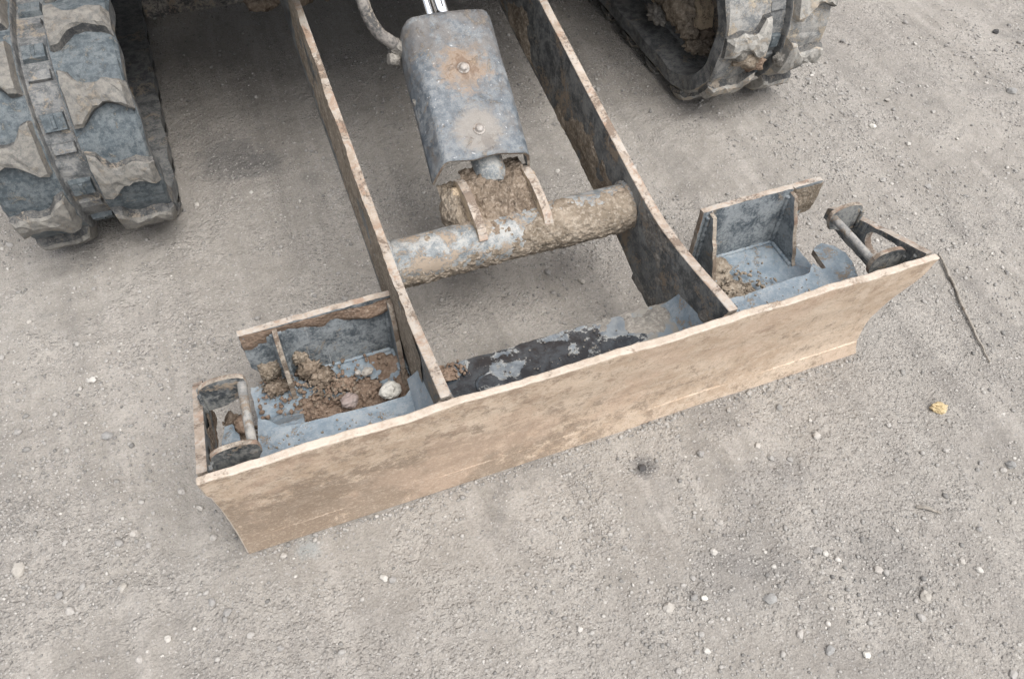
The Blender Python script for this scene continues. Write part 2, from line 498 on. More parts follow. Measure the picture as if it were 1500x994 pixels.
def mesh(name, verts, faces, mats, midx=None, smooth=False):
    me = bpy.data.meshes.new(name)
    me.from_pydata([tuple(v) for v in verts], [], faces)
    for m in (mats if isinstance(mats, (list, tuple)) else [mats]): me.materials.append(m)
    if midx is not None: me.polygons.foreach_set('material_index', midx)
    if smooth: me.polygons.foreach_set('use_smooth', [True] * len(me.polygons))
    me.update()
    return me


def bm_mesh(name, bm, mats, smooth=False):
    me = bpy.data.meshes.new(name)
    bmesh.ops.recalc_face_normals(bm, faces=bm.faces[:])
    bm.to_mesh(me); bm.free()
    for m in (mats if isinstance(mats, (list, tuple)) else [mats]): me.materials.append(m)
    if smooth: me.polygons.foreach_set('use_smooth', [True] * len(me.polygons))
    return me


def resample(poly, step, jit, rng):
    out = []
    n = len(poly)
    for i in range(n):
        a = np.array(poly[i], float); b2 = np.array(poly[(i + 1) % n], float)
        L = np.linalg.norm(b2 - a); k = max(1, int(round(L / step)))
        d = (b2 - a) / max(L, 1e-9); nrm = np.array((-d[1], d[0]))
        for j in range(k):
            p = a + (b2 - a) * j / k
            if j: p = p + nrm * rng.normal(0, jit)
            out.append(p)
    return out


def plate(name, outer, axis, c0, c1, mats, parent, holes=(), bevel=0.0016, step=0.011, jit=0.0008, label=None, warp=None, seed=1):
    """flat steel plate: outline in the plane across `axis`, real thickness, bevelled and slightly uneven edges"""
    rng = np.random.default_rng(seed + len(name) * 7 + int(abs(c0) * 9999))
    loops = [resample(outer, step, jit, rng)] + [resample(h, step * 0.6, jit * .5, rng) for h in holes]
    tri = tessellate_polygon([[Vector((p[0], p[1], 0)) for p in L] for L in loops])
    pts = [p for L in loops for p in L]
    def to3(p, c):
        return {'x': (c, p[0], p[1]), 'y': (p[0], c, p[1]), 'z': (p[0], p[1], c)}[axis]
    n = len(pts)
    bm = bmesh.new()
    va = [bm.verts.new(to3(p, c0)) for p in pts]
    vb = [bm.verts.new(to3(p, c1)) for p in pts]
    for t in tri:
        try:
            bm.faces.new([va[i] for i in t]); bm.faces.new([vb[i] for i in t])
        except ValueError: pass
    k = 0
    for L in loops:
        m_ = len(L)
        for i in range(m_):
            a, b2 = k + i, k + (i + 1) % m_
            bm.faces.new((va[a], va[b2], vb[b2], vb[a]))
        k += m_
    bmesh.ops.recalc_face_normals(bm, faces=bm.faces[:])
    if bevel:
        es = [e for e in bm.edges if len(e.link_faces) == 2 and e.calc_face_angle(0) > 0.9]
        bmesh.ops.bevel(bm, geom=es, offset=bevel, segments=2, affect='EDGES', profile=0.5, clamp_overlap=True)
    ai = 'xyz'.index(axis)
    bm.normal_update()
    for f in bm.faces:
        f.material_index = 0 if abs(f.normal[ai]) > 0.985 else 1
    if warp:
        for v in bm.verts: v.co = Vector(warp(v.co))
    return link(name, bm_mesh(name, bm, mats), parent, label)


def tube(name, pts, rad, mats, parent, seg=14, cap=True, smooth=True, label=None, ripple=0.0):
    P = [Vector(p) for p in pts]
    n = len(P)
    rs = rad if isinstance(rad, (list, tuple)) else [rad] * n
    vs_, fs = [], []
    prev = None
    for i in range(n):
        t = (P[min(i + 1, n - 1)] - P[max(i - 1, 0)]).normalized()
        if prev is None:
            a = t.orthogonal().normalized()
        else:
            a = (prev - prev.dot(t) * t).normalized()
        prev = a
        b2 = t.cross(a)
        for k in range(seg):
            th = 2 * math.pi * k / seg
            r = rs[i] * (1 + ripple * math.sin(3 * th + i))
            vs_.append(P[i] + a * (r * math.cos(th)) + b2 * (r * math.sin(th)))
    for i in range(n - 1):
        for k in range(seg):
            fs.append((i * seg + k, i * seg + (k + 1) % seg, (i + 1) * seg + (k + 1) % seg, (i + 1) * seg + k))
    if cap:
        fs.append(tuple(range(seg))[::-1]); fs.append(tuple((n - 1) * seg + k for k in range(seg)))
    me = mesh(name, vs_, fs, mats, smooth=smooth)
    if cap and smooth:
        sm = [True] * len(me.polygons); sm[-1] = sm[-2] = False
        me.polygons.foreach_set('use_smooth', sm)
    return link(name, me, parent, label)


def curve_pts(ctrl, n):
    C = [Vector(c) for c in ctrl]
    C = [C[0] * 2 - C[1]] + C + [C[-1] * 2 - C[-2]]
    out = []
    segs = len(C) - 3
    for i in range(n + 1):
        t = i / n * segs; k = min(int(t), segs - 1); t -= k
        p0, p1, p2, p3 = C[k:k + 4]
        out.append(0.5 * ((2 * p1) + (p2 - p0) * t + (2 * p0 - 5 * p1 + 4 * p2 - p3) * t * t + (3 * p1 - p0 - 3 * p2 + p3) * t ** 3))
    return out


def blob(center, rad, seed, amp=0.3, sub=3, freq=2.2, rot=0.0):
    bm = bmesh.new()
    bmesh.ops.create_icosphere(bm, subdivisions=sub, radius=1)
    off = Vector((seed * 3.17, seed * 1.31, seed * 0.7))
    cr, sr = math.cos(rot), math.sin(rot)
    for v in bm.verts:
        d = v.co.normalized()
        k = 1 + amp * mnoise.fractal(d * freq + off, 0.9, 2.1, 5)
        k += amp * 0.25 * mnoise.noise(d * freq * 5 + off)
        p = Vector((d.x * rad[0], d.y * rad[1], d.z * rad[2])) * k
        v.co = Vector((p.x * cr - p.y * sr, p.x * sr + p.y * cr, p.z)) + Vector(center)
    return bm


def crust(name, o, u, v, nrm, hf, mats, parent, nu=60, nv=40, floor=-0.003, label=None, top=False, **tags):
    """mud cake as a height field over a plate; where its height is below the plate it is buried"""
    o, u, v, nrm = map(np.array, (o, u, v, nrm))
    S, T = np.meshgrid(np.linspace(0, 1, nu), np.linspace(0, 1, nv), indexing='ij')
    H = np.maximum(hf(S, T), floor)
    P = o + S[..., None] * u + T[..., None] * v + H[..., None] * nrm
    keep = []
    for i in range(nu - 1):
        for j in range(nv - 1):
            if max(H[i, j], H[i + 1, j], H[i, j + 1], H[i + 1, j + 1]) > floor + 1e-5:
                keep.append((i * nv + j, (i + 1) * nv + j, (i + 1) * nv + j + 1, i * nv + j + 1))
    me = mesh(name, P.reshape(-1, 3), keep, mats, smooth=True)
    bm = bmesh.new(); bm.from_mesh(me)
    bmesh.ops.delete(bm, geom=[x for x in bm.verts if not x.link_faces], context='VERTS')
    bm.to_mesh(me); bm.free()
    return link(name, me, parent, label, **tags)


def nz(S, T, su, sv, f, seed, o=5):
    return fbm(S * su, T * sv, f, o, seed, 0.58)


def edgefade(S, T, w=0.12):
    d = np.minimum(np.minimum(S, 1 - S), np.minimum(T, 1 - T))
    return np.clip(d / w, 0, 1)


# ------------------------------------------------------------------ ground
def gh(x, y):
    h = 0.010 * fbm(x, y, 1.3, 3, 11) + 0.006 * fbm(x, y, 6, 3, 21) + 0.0030 * fbm(x, y, 22, 3, 31) + 0.0018 * fbm(x, y, 65, 3, 41)
    # churned strip left of the blade
    w = np.exp(-((x + 0.16 + 0.05 * (y - 0.2)) / 0.035) ** 2) + 0.8 * np.exp(-((x + 0.255 + 0.05 * (y - 0.2)) / 0.03) ** 2)
    h = h + 0.006 * w * (fbm(x, y, 30, 3, 55) + 0.3) * np.clip((0.75 - y) / 0.2, 0, 1)
    # wheel ruts crossing the right foreground
    q = (x - 0.78) - 0.10 * (y + 0.2)
    h = h - 0.004 * np.exp(-(q / 0.05) ** 2) * np.clip((0.05 - y) / 0.1, 0, 1)
    # settle below the blade's cutting edge
    near = np.exp(-((y - 0.03) / 0.05) ** 2) * np.clip((1.05 - np.abs(2 * x - 1)) / 0.1, 0, 1)
    h = h * (1 - 0.65 * near) + 0.0025 * near - 0.002
    return h


def axis_coords(lo, hi, step):
    core = np.arange(lo, hi, step)
    d = step * np.cumprod(np.full(34, 1.32))
    ext = np.cumsum(d)
    return np.r_[lo - ext[::-1], core, core[-1] + ext]


gx = axis_coords(-0.40, 2.12, 0.0048)
gy = axis_coords(-0.55, 1.75, 0.0048)
GX, GY = np.meshgrid(gx, gy, indexing='ij')
GZ = gh(GX, GY)
nx_, ny_ = GX.shape
idx = np.arange(nx_ * ny_).reshape(nx_, ny_)
quads = np.stack([idx[:-1, :-1], idx[1:, :-1], idx[1:, 1:], idx[:-1, 1:]], -1).reshape(-1, 4)


def np_mesh(name, V, F, mat, smooth=False):
    me = bpy.data.meshes.new(name)
    k = F.shape[1]
    me.vertices.add(len(V)); me.vertices.foreach_set('co', V.astype(np.float32).ravel())
    me.loops.add(F.size); me.loops.foreach_set('vertex_index', F.astype(np.int32).ravel())
    me.polygons.add(len(F))
    me.polygons.foreach_set('loop_start', np.arange(len(F), dtype=np.int32) * k)
    me.polygons.foreach_set('loop_total', np.full(len(F), k, dtype=np.int32))
    if smooth: me.polygons.foreach_set('use_smooth', np.ones(len(F), dtype=bool))
    me.materials.append(mat)
    me.update(calc_edges=True)
    me.validate()
    return me


me = np_mesh('ground', np.stack([GX, GY, GZ], -1).reshape(-1, 3), quads, M_ground, smooth=True)
link('ground', me, None, kind='structure', recentre=False)


def gz(x, y): return float(gh(np.array([x]), np.array([y]))[0])


# gravel chips: many small irregular stones, one mass
def gravel(n, seed):
    rng = np.random.default_rng(seed)
    t = (1 + 5 ** 0.5) / 2
    ico = np.array([(-1, t, 0), (1, t, 0), (-1, -t, 0), (1, -t, 0), (0, -1, t), (0, 1, t), (0, -1, -t), (0, 1, -t), (t, 0, -1), (t, 0, 1), (-t, 0, -1), (-t, 0, 1)]) / math.hypot(1, t)
    icf = np.array([(0, 11, 5), (0, 5, 1), (0, 1, 7), (0, 7, 10), (0, 10, 11), (1, 5, 9), (5, 11, 4), (11, 10, 2), (10, 7, 6), (7, 1, 8), (3, 9, 4), (3, 4, 2), (3, 2, 6), (3, 6, 8), (3, 8, 9), (4, 9, 5), (2, 4, 11), (6, 2, 10), (8, 6, 7), (9, 8, 1)])
    m_ = n * 4
    x = rng.uniform(-0.40, 2.12, m_); y = rng.uniform(-0.55, 1.75, m_)
    # keep what the trapezoid seen from here can show, with a margin
    ok = (y < 1.75 - 0.36 * (x + 0.4) + 0.12) & (y > -0.03 - 0.40 * (x + 0.4) - 0.18) & (x > -0.4)
    d = 0.30 + 1.2 * fbm(x, y, 3.2, 4, 71) + 0.9 * fbm(x, y, 13, 3, 75)
    d += 0.35 * np.exp(-((x + 0.16) / 0.04) ** 2) * (y < 0.7) + 0.35 * np.clip((x - 1.0) / 0.5, 0, 1)
    ok &= rng.random(m_) < np.clip(d, 0.06, 1)
    x, y = x[ok][:n], y[ok][:n]
    xb = rng.uniform(0.0, 1.0, 900)
    x = np.r_[x, xb]; y = np.r_[y, .030 - np.abs(rng.normal(0, .007, 900))]
    n = len(x)
    s = np.clip(np.exp(rng.normal(math.log(0.00128), 0.46, n)), 0.0007, 0.0048)
    V = ico[None] * (1 + rng.normal(0, 0.16, (n, 12, 1)))
    V = V * (s[:, None, None] * rng.uniform(0.65, 1.3, (n, 1, 3)))
    V[..., 2] *= 0.75
    th = rng.uniform(0, 2 * math.pi, n); c, s2 = np.cos(th)[:, None], np.sin(th)[:, None]
    X = V[..., 0] * c - V[..., 1] * s2; Y = V[..., 0] * s2 + V[..., 1] * c
    Z = V[..., 2] + (gh(x, y) + s * 0.25)[:, None]
    P = np.stack([X + x[:, None], Y + y[:, None], Z], -1).reshape(-1, 3)
    F = (icf[None] + (np.arange(n) * 12)[:, None, None]).reshape(-1, 3)
    return P, F


P, F = gravel(48000, 5)
oct_v = np.array([(1, 0, 0), (0, 1, 0), (-1, 0, 0), (0, -1, 0), (0, 0, 1)], float)
oct_f = np.array([(0, 1, 4), (1, 2, 4), (2, 3, 4), (3, 0, 4)])
rg = np.random.default_rng(77)
ng = 150000
xg = rg.uniform(-0.40, 2.12, ng); yg = rg.uniform(-0.55, 1.75, ng)
okg = (yg < 1.75 - 0.36 * (xg + 0.4) + 0.12) & (yg > -0.03 - 0.40 * (xg + 0.4) - 0.18)
okg &= rg.random(ng) < np.clip(0.75 + 0.7 * fbm(xg, yg, 5, 4, 171), 0.2, 1)
xg, yg = xg[okg], yg[okg]; ng = len(xg)
sg_ = np.clip(np.exp(rg.normal(math.log(0.0011), 0.35, ng)), 0.0006, 0.003)
Vg = oct_v[None] * rg.uniform(0.6, 1.4, (ng, 5, 1)) * sg_[:, None, None]
tg = rg.uniform(0, 6.283, ng); cg, sg2 = np.cos(tg)[:, None], np.sin(tg)[:, None]
Vg = np.stack([Vg[..., 0] * cg - Vg[..., 1] * sg2 + xg[:, None], Vg[..., 0] * sg2 + Vg[..., 1] * cg + yg[:, None], Vg[..., 2] * .8 + gh(xg, yg)[:, None]], -1).reshape(-1, 3)
Fg = (oct_f[None] + (np.arange(ng) * 5)[:, None, None]).reshape(-1, 3)
F = np.concatenate([F, Fg + len(P)]); P = np.concatenate([P, Vg])
link('gravel', np_mesh('gravel', P, F, M_gravel), None, 'fine grey gravel chips strewn over the packed earth', 'gravel', None, 'stuff', recentre=False)

# ------------------------------------------------------------------ the machine
EX = thing('mini_excavator', 'mini excavator with rubber tracks and a mud-caked dozer blade lowered onto the gravel', 'excavator', (0.5, 1.1, 0))

H = 0.2525
TH = 0.0115


def bx(z): return float(np.interp(z, [0, .02, .05, .10, .15, .19, .225, H], [.033, .0345, .0355, .0315, .0220, .0130, .0058, 0]))


def xr(z): return float(np.interp(z, [0, .03, .08, .12, .16, .19, .215, H], [.990, .979, .974, .976, .983, .993, .999, 1.0]))


def front_plate():
    nx, nzv = 150, 34
    zs = np.linspace(0.0, H, nzv)
    V, Fc, mi = [], [], []
    rng = np.random.default_rng(3)
    top = 0.0016 * np.convolve(rng.normal(0, 1, nx + 8), np.ones(9) / 3, 'valid')
    grid = {}
    for side in (0, 1):
        for i in range(nx):
            for j in range(nzv):
                z = zs[j] + (top[i] if j == nzv - 1 else 0)
                x1 = xr(zs[j]); x0 = -0.002 if zs[j] > .2 else 0.001
                u = i / (nx - 1)
                x = x0 + (x1 - x0) * u
                xs, zz = np.array([x]), np.array([z])
                d = float(0.0020 * fbm(xs, zz * 2.2, 9, 5, 91)[0]) if side == 0 else 0
                y = bx(zs[j]) + d + (TH if side else 0)
                grid[side, i, j] = len(V); V.append((x, y, z))
    for i in range(nx - 1):
        for j in range(nzv - 1):
            Fc.append((grid[0, i, j], grid[0, i + 1, j], grid[0, i + 1, j + 1], grid[0, i, j + 1])); mi.append(0)
            Fc.append((grid[1, i, j], grid[1, i, j + 1], grid[1, i + 1, j + 1], grid[1, i + 1, j])); mi.append(2)
        Fc.append((grid[0, i, nzv - 1], grid[0, i + 1, nzv - 1], grid[1, i + 1, nzv - 1], grid[1, i, nzv - 1])); mi.append(1)
        Fc.append((grid[0, i, 0], grid[1, i, 0], grid[1, i + 1, 0], grid[0, i + 1, 0])); mi.append(1)
    for j in range(nzv - 1):
        for i, fl in ((0, 0), (nx - 1, 1)):
            q = (grid[0, i, j], grid[0, i, j + 1], grid[1, i, j + 1], grid[1, i, j])
            Fc.append(q if not fl else q[::-1]); mi.append(1)
    me = mesh('front_plate', V, Fc, [M_front, M_edgeb, M_paint], mi)
    bm = bmesh.new(); bm.from_mesh(me)
    bm.normal_update()
    es = [e for e in bm.edges if len(e.link_faces) == 2 and e.calc_face_angle(0) > 0.9]
    bmesh.ops.bevel(bm, geom=es, offset=0.0022, segments=2, affect='EDGES', profile=0.5, material=1)
    bm.to_mesh(me); bm.free()
    return me


M_edgeb = dirty('worn_blade_top_edge', (0.37, 0.31, 0.25), (0.43, 0.365, 0.30), (0.47, 0.41, 0.35), (0.30, 0.235, 0.18), 0.5, 0.14, 0.6, sc=1.2, rust=(0.33, 0.25, 0.195), rust_amt=0.2)
BL = link('dozer_blade', front_plate(), EX, 'tan mud-filmed dozer blade with open box structure behind')


def cutting_edge():
    V, Fc = [], []
    nx = 110; zs = [0.0005, 0.004, 0.02, 0.036, 0.0385]
    pr = [-0.0004, -0.0004, -0.0004, -0.0006, -0.0026]
    for i in range(nx):
        for k, z in enumerate(zs):
            V.append((0.0035 + (xr(z) - 0.006) * i / (nx - 1), bx(z) - pr[k] - 0.0012, z))
    m_ = len(zs)
    for i in range(nx - 1):
        for k in range(m_ - 1):
            a = i * m_ + k
            Fc.append((a, a + m_, a + m_ + 1, a + 1))
    n0 = len(V)
    V += [(x, y + 0.006, z) for x, y, z in V]
    Fc += [tuple(n0 + q for q in f[::-1]) for f in Fc]
    for i in range(nx - 1):
        for k, fl in ((0, 1), (m_ - 1, 0)):
            a, b2 = i * m_ + k, (i + 1) * m_ + k
            q = (a, b2, n0 + b2, n0 + a)
            Fc.append(q[::-1] if fl else q)
    return mesh('cutting_edge', V, Fc, [M_front])


link('cutting_edge', cutting_edge(), BL)

PM = [M_paintc, M_edge]
PB = [M_paint, M_edge]
PT = [M_tray, M_edged]
YB = 0.0152        # back of the front plate near its top
# end plates
endp = [(0.0425, .15), (0.032, .19), (0.0215, .225), (.0155, .2505), (.026, .246), (.05, .2375), (.075, .228), (.13, .208), (.185, .187), (.206, .171), (.207, .150)]
hole = [(.055 + .058 * t + .022 * math.sin(a) * 0, 0) for t, a in ()]


def slot_hole(c0, c1, r, n=7):
    c0, c1 = Vector(c0), Vector(c1)
    d = (c1 - c0).normalized(); q = Vector((-d.y, d.x))
    pts = []
    for i in range(n):
        a = math.pi * (i / (n - 1) - 0.5)
        pts.append(c1 + d * (r * math.cos(a)) + q * (r * math.sin(a)))
    for i in range(n):
        a = math.pi * (i / (n - 1) + 0.5)
        pts.append(c0 + d * (r * math.cos(a)) + q * (r * math.sin(a)))
    return [(p.x, p.y) for p in pts]


lift = slot_hole((.062, .2030), (.100, .1905), 0.0185)
plate('end_plate', endp, 'x', 0.0, 0.0115, PB, BL, seed=1)
plate('end_plate', endp, 'x', 0.9875, 0.999, PB, BL, holes=[lift], seed=2)

# shelf (blue-grey stiffener plate) in three bays between the arms
XA, XB, AT = 0.2885, 0.6805, 0.0140
ys0 = .0475  # the front plate's back face at shelf height
shelfL = [(.017, ys0), (.017, .118), (.024, .140), (.034, .141), (.040, .122), (.041, .095), (.052, .086), (.060, .100), (.066, .138), (.078, .131), (.092, .115), (.14, .110), (.20, .107), (.256, .106), (.272, .118), (.2795, .130), (.2795, ys0)]
plate('shelf_plate', shelfL, 'z', .138, .1485, PT, BL, seed=4)
shelfC = [(.2980, ys0), (.2980, .135), (.40, .133), (.52, .134), (.671, .131), (.671, ys0)]

def shelf_mat():
    """glossy black plate, its paint film lifting in blue-grey flakes with pale rims"""
    m, nt, b = new_mat('black_shelf_flaking')
    h = NT(nt)
    x = h.sep(h.raw)[0]
    n1 = h.noise(17, 9, 0.66, 0.25); n2 = h.noise(46, 8, 0.7, 0.3); fine = h.noise(240, 5, 0.75)
    base = h.mix(h.ramp(n2, 0.40, 0.62), (0.013, 0.016, 0.020), (0.040, 0.048, 0.056))
    t = h.math('ADD', n1, h.math('MULTIPLY', h.ramp(x, 0.36, 0.66), 0.13))
    t = h.math('ADD', t, h.math('MULTIPLY', h.math('SUBTRACT', n2, 0.5), 0.12))
    fl = h.ramp(t, 0.575, 0.59)
    flc = h.mix(h.ramp(n2, 0.38, 0.6), (0.085, 0.10, 0.115), (0.165, 0.185, 0.20))
    flc = h.mix(h.ramp(x, 0.55, 0.63), flc, h.mix(h.ramp(n2, 0.42, 0.58), (0.13, 0.155, 0.175), (0.175, 0.165, 0.145)))
    col = h.mix(fl, base, flc)
    rim = h.math('MULTIPLY', h.ramp(h.math('ABSOLUTE', h.math('SUBTRACT', t, 0.582)), 0.020, 0.004), h.ramp(n2, 0.42, 0.55))
    col = h.mix(h.math('MULTIPLY', rim, 0.75), col, (0.36, 0.36, 0.34))
    col = h.mix(h.math('MULTIPLY', h.ramp(fine, 0.58, 0.72), 0.35), col, (0.24, 0.235, 0.22))
    lk(nt, col, b.inputs['Base Color'])
    lk(nt, h.math('ADD', 0.14, h.math('MULTIPLY', fl, 0.5)), b.inputs['Roughness'])
    lk(nt, h.bump(h.math('ADD', fl, h.math('MULTIPLY', fine, 0.15)), 0.6, 0.0015), b.inputs['Normal'])
    return m


M_cshelf = shelf_mat()
plate('shelf_plate', shelfC, 'z', .140, .1505, [M_cshelf, M_edged], BL, seed=5, label='black glossy middle shelf plate caked with pale dirt')
shelfR = [(.6900, ys0), (.6900, .128), (.745, .107), (.80, .108), (.86, .111), (.897, .112), (.915, .128), (.921, .112), (.927, .112), (.931, .152), (.952, .160), (.967, .148), (.976, .128), (.971, .100), (.962, .078), (.950, .066), (.949, ys0)]
plate('shelf_plate', shelfR, 'z', .138, .1485, PT, BL, seed=6)

# lower trays
trayL = [(.060, .238), (.060, .150), (.083, .118), (.13, .108), (.2795, .102), (.2795, .238)]
plate('tray_plate', trayL, 'z', .076, .0865, PT, BL, seed=7)
trayR = [(.782, .238), (.782, .118), (.86, .106), (.93, .112), (.962, .16), (.962, .238)]
plate('tray_plate', trayR, 'z', .076, .0865, PT, BL, seed=8)
# ramps joining tray and shelf
def ramp_plate(x0, x1, seed):
    rng = np.random.default_rng(seed)
    V, Fc = [], []
    prof = [(.106, .1475), (.125, .140), (.145, .118), (.162, .098), (.178, .087)]
    nx = 10
    for i in range(nx + 1):
        x = x0 + (x1 - x0) * i / nx
        for y, z in prof: V.append((x, y + rng.normal(0, .0008), z + rng.normal(0, .0005)))
    k = len(prof)
    for i in range(nx):
        for j in range(k - 1):
            a = i * k + j; Fc.append((a, a + 1, a + k + 1, a + k))
    n0 = len(V)
    V += [(x, y - .004, z - .007) for x, y, z in V]
    Fc += [tuple(n0 + q for q in f[::-1]) for f in Fc]
    for side in (0, nx):
        for j in range(k - 1):
            a = side * k + j
            Fc.append((a, n0 + a, n0 + a + 1, a + 1) if side == 0 else (a, a + 1, n0 + a + 1, n0 + a))
    return mesh('ramp_plate', V, Fc, [M_tray], smooth=False)
link('ramp_plate', ramp_plate(.070, .122, 1), BL)

# back plates
bpL = [(.069, .2), (.2795, .2015), (.2795, .0865), (.095, .0865), (.071, .13)]
plate('back_plate', bpL, 'y', .238, .248, PM, BL, seed=9)
bpR = [(.772, .2005), (.988, .2035), (.988, .168), (.968, .15), (.955, .094), (.955, .0865), (.772, .0865)]
plate('back_plate', bpR, 'y', .238, .248, PM, BL, seed=10)
# gussets
def gus(x, yt, yb_, t=.0068, seed=0, zt=.198):
    plate('gusset', [(.2378, zt), (yt, zt - .001), (yt - .006, zt - .016), (yb_, .0875), (.2378, .0875)], 'x', x - t / 2, x + t / 2, [M_paintc, M_edged], BL, bevel=.0014, seed=seed)
gus(.116, .222, .196, seed=11)
gus(.2735, .222, .190, seed=12)
gus(.7865, .226, .183, seed=13, zt=.196)
gus(.932, .224, .176, seed=14, zt=.196)

# tie bars: rod between two half-moon ears welded to the end plates
def ear(y, left, seed):
    pts = []
    for i in range(9):
        a = math.pi * i / 8
        pts.append((0.031 - 0.031 * math.cos(a), 0.2225 + 0.0150 * math.sin(a) ** .8))
    low = [(.062, .212), (.054, .196), (.03, .186), (.0, .184)]
    o = [(.0118 + p * .93, z) for p, z in pts + low]
    if not left: o = [(1 - .0008 - x, z) for x, z in o]
    return plate('tie_bar_ear', o, 'y', y - .0034, y + .0034, [M_paint, M_edged], BL, bevel=.0018, step=.01, seed=seed)
def tie(left):
    ear(.048, left, 20 + left); ear(.1475, left, 30 + left)
    x = .0605 if left else .9395
    dx = .003 if left else -.003
    tube('tie_rod', [(x, .0445, .2165), (x, .050, .2165), (x + dx * .3, .10, .2185), (x + dx, .148, .2195), (x + dx, .1505, .2195)], [.0050, .0058, .0058, .0058, .0050], [M_rod], BL, seg=16)
tie(True); tie(False)
# mud in the blade
def tags(l): return l
crust('mud_crust', (.062, .105, .0865), (.216, 0, 0), (0, .131, 0), (0, 0, 1),
      lambda S, T: (0.004 + 0.012 * nz(S, T, .216, .131, 24, 101) - 0.018 * np.exp(-((S - .52) ** 2 + (T - .80) ** 2 * .7) / .05) - 0.022 * np.clip(T - .72, 0, 1) * (S > .45)
                    - 0.03 * np.clip(.18 - S, 0, 1) + 0.012 * np.exp(-((S - .40) ** 2 + (T - .62) ** 2) / .02)), [M_mudr], BL, 110, 70)
crust('mud_crust', (.784, .105, .0865), (.176, 0, 0), (0, .131, 0), (0, 0, 1),
      lambda S, T: 0.005 + 0.010 * nz(S, T, .176, .131, 24, 111) - 0.050 * np.clip((S - .20) * (T + .30), 0, 1) - 0.02 * np.clip(T - .75, 0, 1), [M_mudt], BL, 70, 46)
# mud on the left back plate's upper band
crust('mud_crust', (.070, .2378, .2), (.208, 0, 0), (0, 0, -.113), (0, -1, 0),
      lambda S, T: 0.0018 + 0.004 * nz(S, T, .208, .113, 30, 121) - 0.030 * np.clip(T - .06 - .10 * S - .12 * (S < .16), 0, 1)
      + 0.012 * np.exp(-((S - .86) ** 2 / .02 + (T - .16) ** 2 / .012)), [M_mudr], BL, 80, 44)
crust('mud_crust', (.079, .2378, .135), (.03, 0, 0), (0, 0, -.05), (0, -1, 0),
      lambda S, T: 0.007 * edgefade(S, T, .3) + 0.008 * nz(S, T, .03, .05, 40, 131) - .001, [M_mudt], BL, 26, 36)
crust('mud_crust', (.928, .2378, .203), (.058, 0, 0), (0, 0, -.1), (0, -1, 0),
      lambda S, T: 0.004 + 0.003 * nz(S, T, .06, .1, 40, 135) - 0.02 * np.clip(T - .36, 0, 1) - .01 * (S < .12), [M_mudt], BL, 30, 44)
# middle shelf crust, thin and peeling
crust('mud_crust', (.2985, .0475, .1505), (.372, 0, 0), (0, .086, 0), (0, 0, 1),
      lambda S, T: np.minimum(.0016, -0.0042 + 0.0014 * np.clip((S - .50) * 6, -1, 1) + 0.0040 * np.clip((S - .62) * 5, 0, 1) * np.clip((T - .42) * 4, -1, 1) - 0.0040 * np.clip((S - .90) * 12, 0, 1)
      + 0.0080 * nz(S, T, .372, .086, 20, 143)) + .0004 * nz(S, T, .372, .086, 120, 147), [M_mudg], BL, 220, 66, floor=-.002)
crust('mud_crust', (.2985, .105, .1505), (.05, 0, 0), (0, .03, 0), (0, 0, 1),
      lambda S, T: 0.012 * edgefade(S, T, .4) * (1 - S) + 0.010 * nz(S, T, .05, .03, 50, 145) - .001, [M_mudr], BL, 40, 26)
def ringcrust(cx, cy, rx, ry):
    V, Fc = [], []
    n = 48
    prof = [(1.06, -.0005), (1.0, .0022), (.93, .0026), (.86, .0006), (.80, -.0005)]
    for i in range(n):
        a = 2 * math.pi * i / n
        w = 1 + .06 * mnoise.noise(Vector((math.cos(a) * 1.4, math.sin(a) * 1.4, 3)))
        hgt = 0.55 + .6 * mnoise.noise(Vector((math.cos(a) * 2, math.sin(a) * 2, 7)))
        for r, z in prof: V.append((cx + rx * r * w * math.cos(a), cy + ry * r * w * math.sin(a), .1505 + z * (hgt if z > 0 else 1)))
    k = len(prof)
    for i in range(n):
        for j in range(k - 1):
            a, b2 = i * k + j, ((i + 1) % n) * k + j
            Fc.append((a, b2, b2 + 1, a + 1))
    return mesh('dried_ring', V, Fc, [M_cshelf], smooth=True)
link('dried_ring', ringcrust(.372, .083, .024, .021), BL)
# end pockets: mud on the inner faces of the end plates
crust('mud_crust', (.0116, .05, .224), (0, .125, -.042), (0, 0, -.06), (1, 0, 0),
      lambda S, T: 0.001 + 0.005 * nz(S, T, .125, .06, 30, 151), [M_mud], BL, 46, 30)
# pale brown dirt heap at the foot of the left end plate
bm = blob((.032, .115, .120), (.017, .065, .022), 3, .35, 3)
link('mud_clod', bm_mesh('mud_clod', bm, [M_mud], True), BL)
bm = blob((.047, .133, .152), (.011, .014, .007), 5, .35, 3)
link('mud_clod', bm_mesh('mud_clod', bm, [M_mudr], True), BL)
for i, (c, r, mt) in enumerate((((.146, .226, .103), (.016, .010, .019), M_mud), ((.138, .233, .127), (.010, .005, .012), M_mudt), ((.158, .214, .097), (.016, .015, .011), M_mud),
                                ((.095, .220, .095), (.017, .012, .008), M_mud), ((.090, .232, .112), (.009, .005, .010), M_mudt), ((.212, .178, .091), (.020, .015, .006), M_mudr),
                                ((.185, .196, .090), (.018, .011, .006), M_mudr), ((.272, .17, .089), (.006, .020, .012), M_mud), ((.80, .150, .093), (.018, .022, .008), M_mudt),
                                ((.83, .122, .092), (.02, .010, .006), M_mudt), ((.77, .125, .1485), (.016, .010, .003), M_mudt))):
    link('mud_clod', bm_mesh('mud_clod', blob(c, r, 10 + i, .55, 4, 3.6), [mt], True), BL)


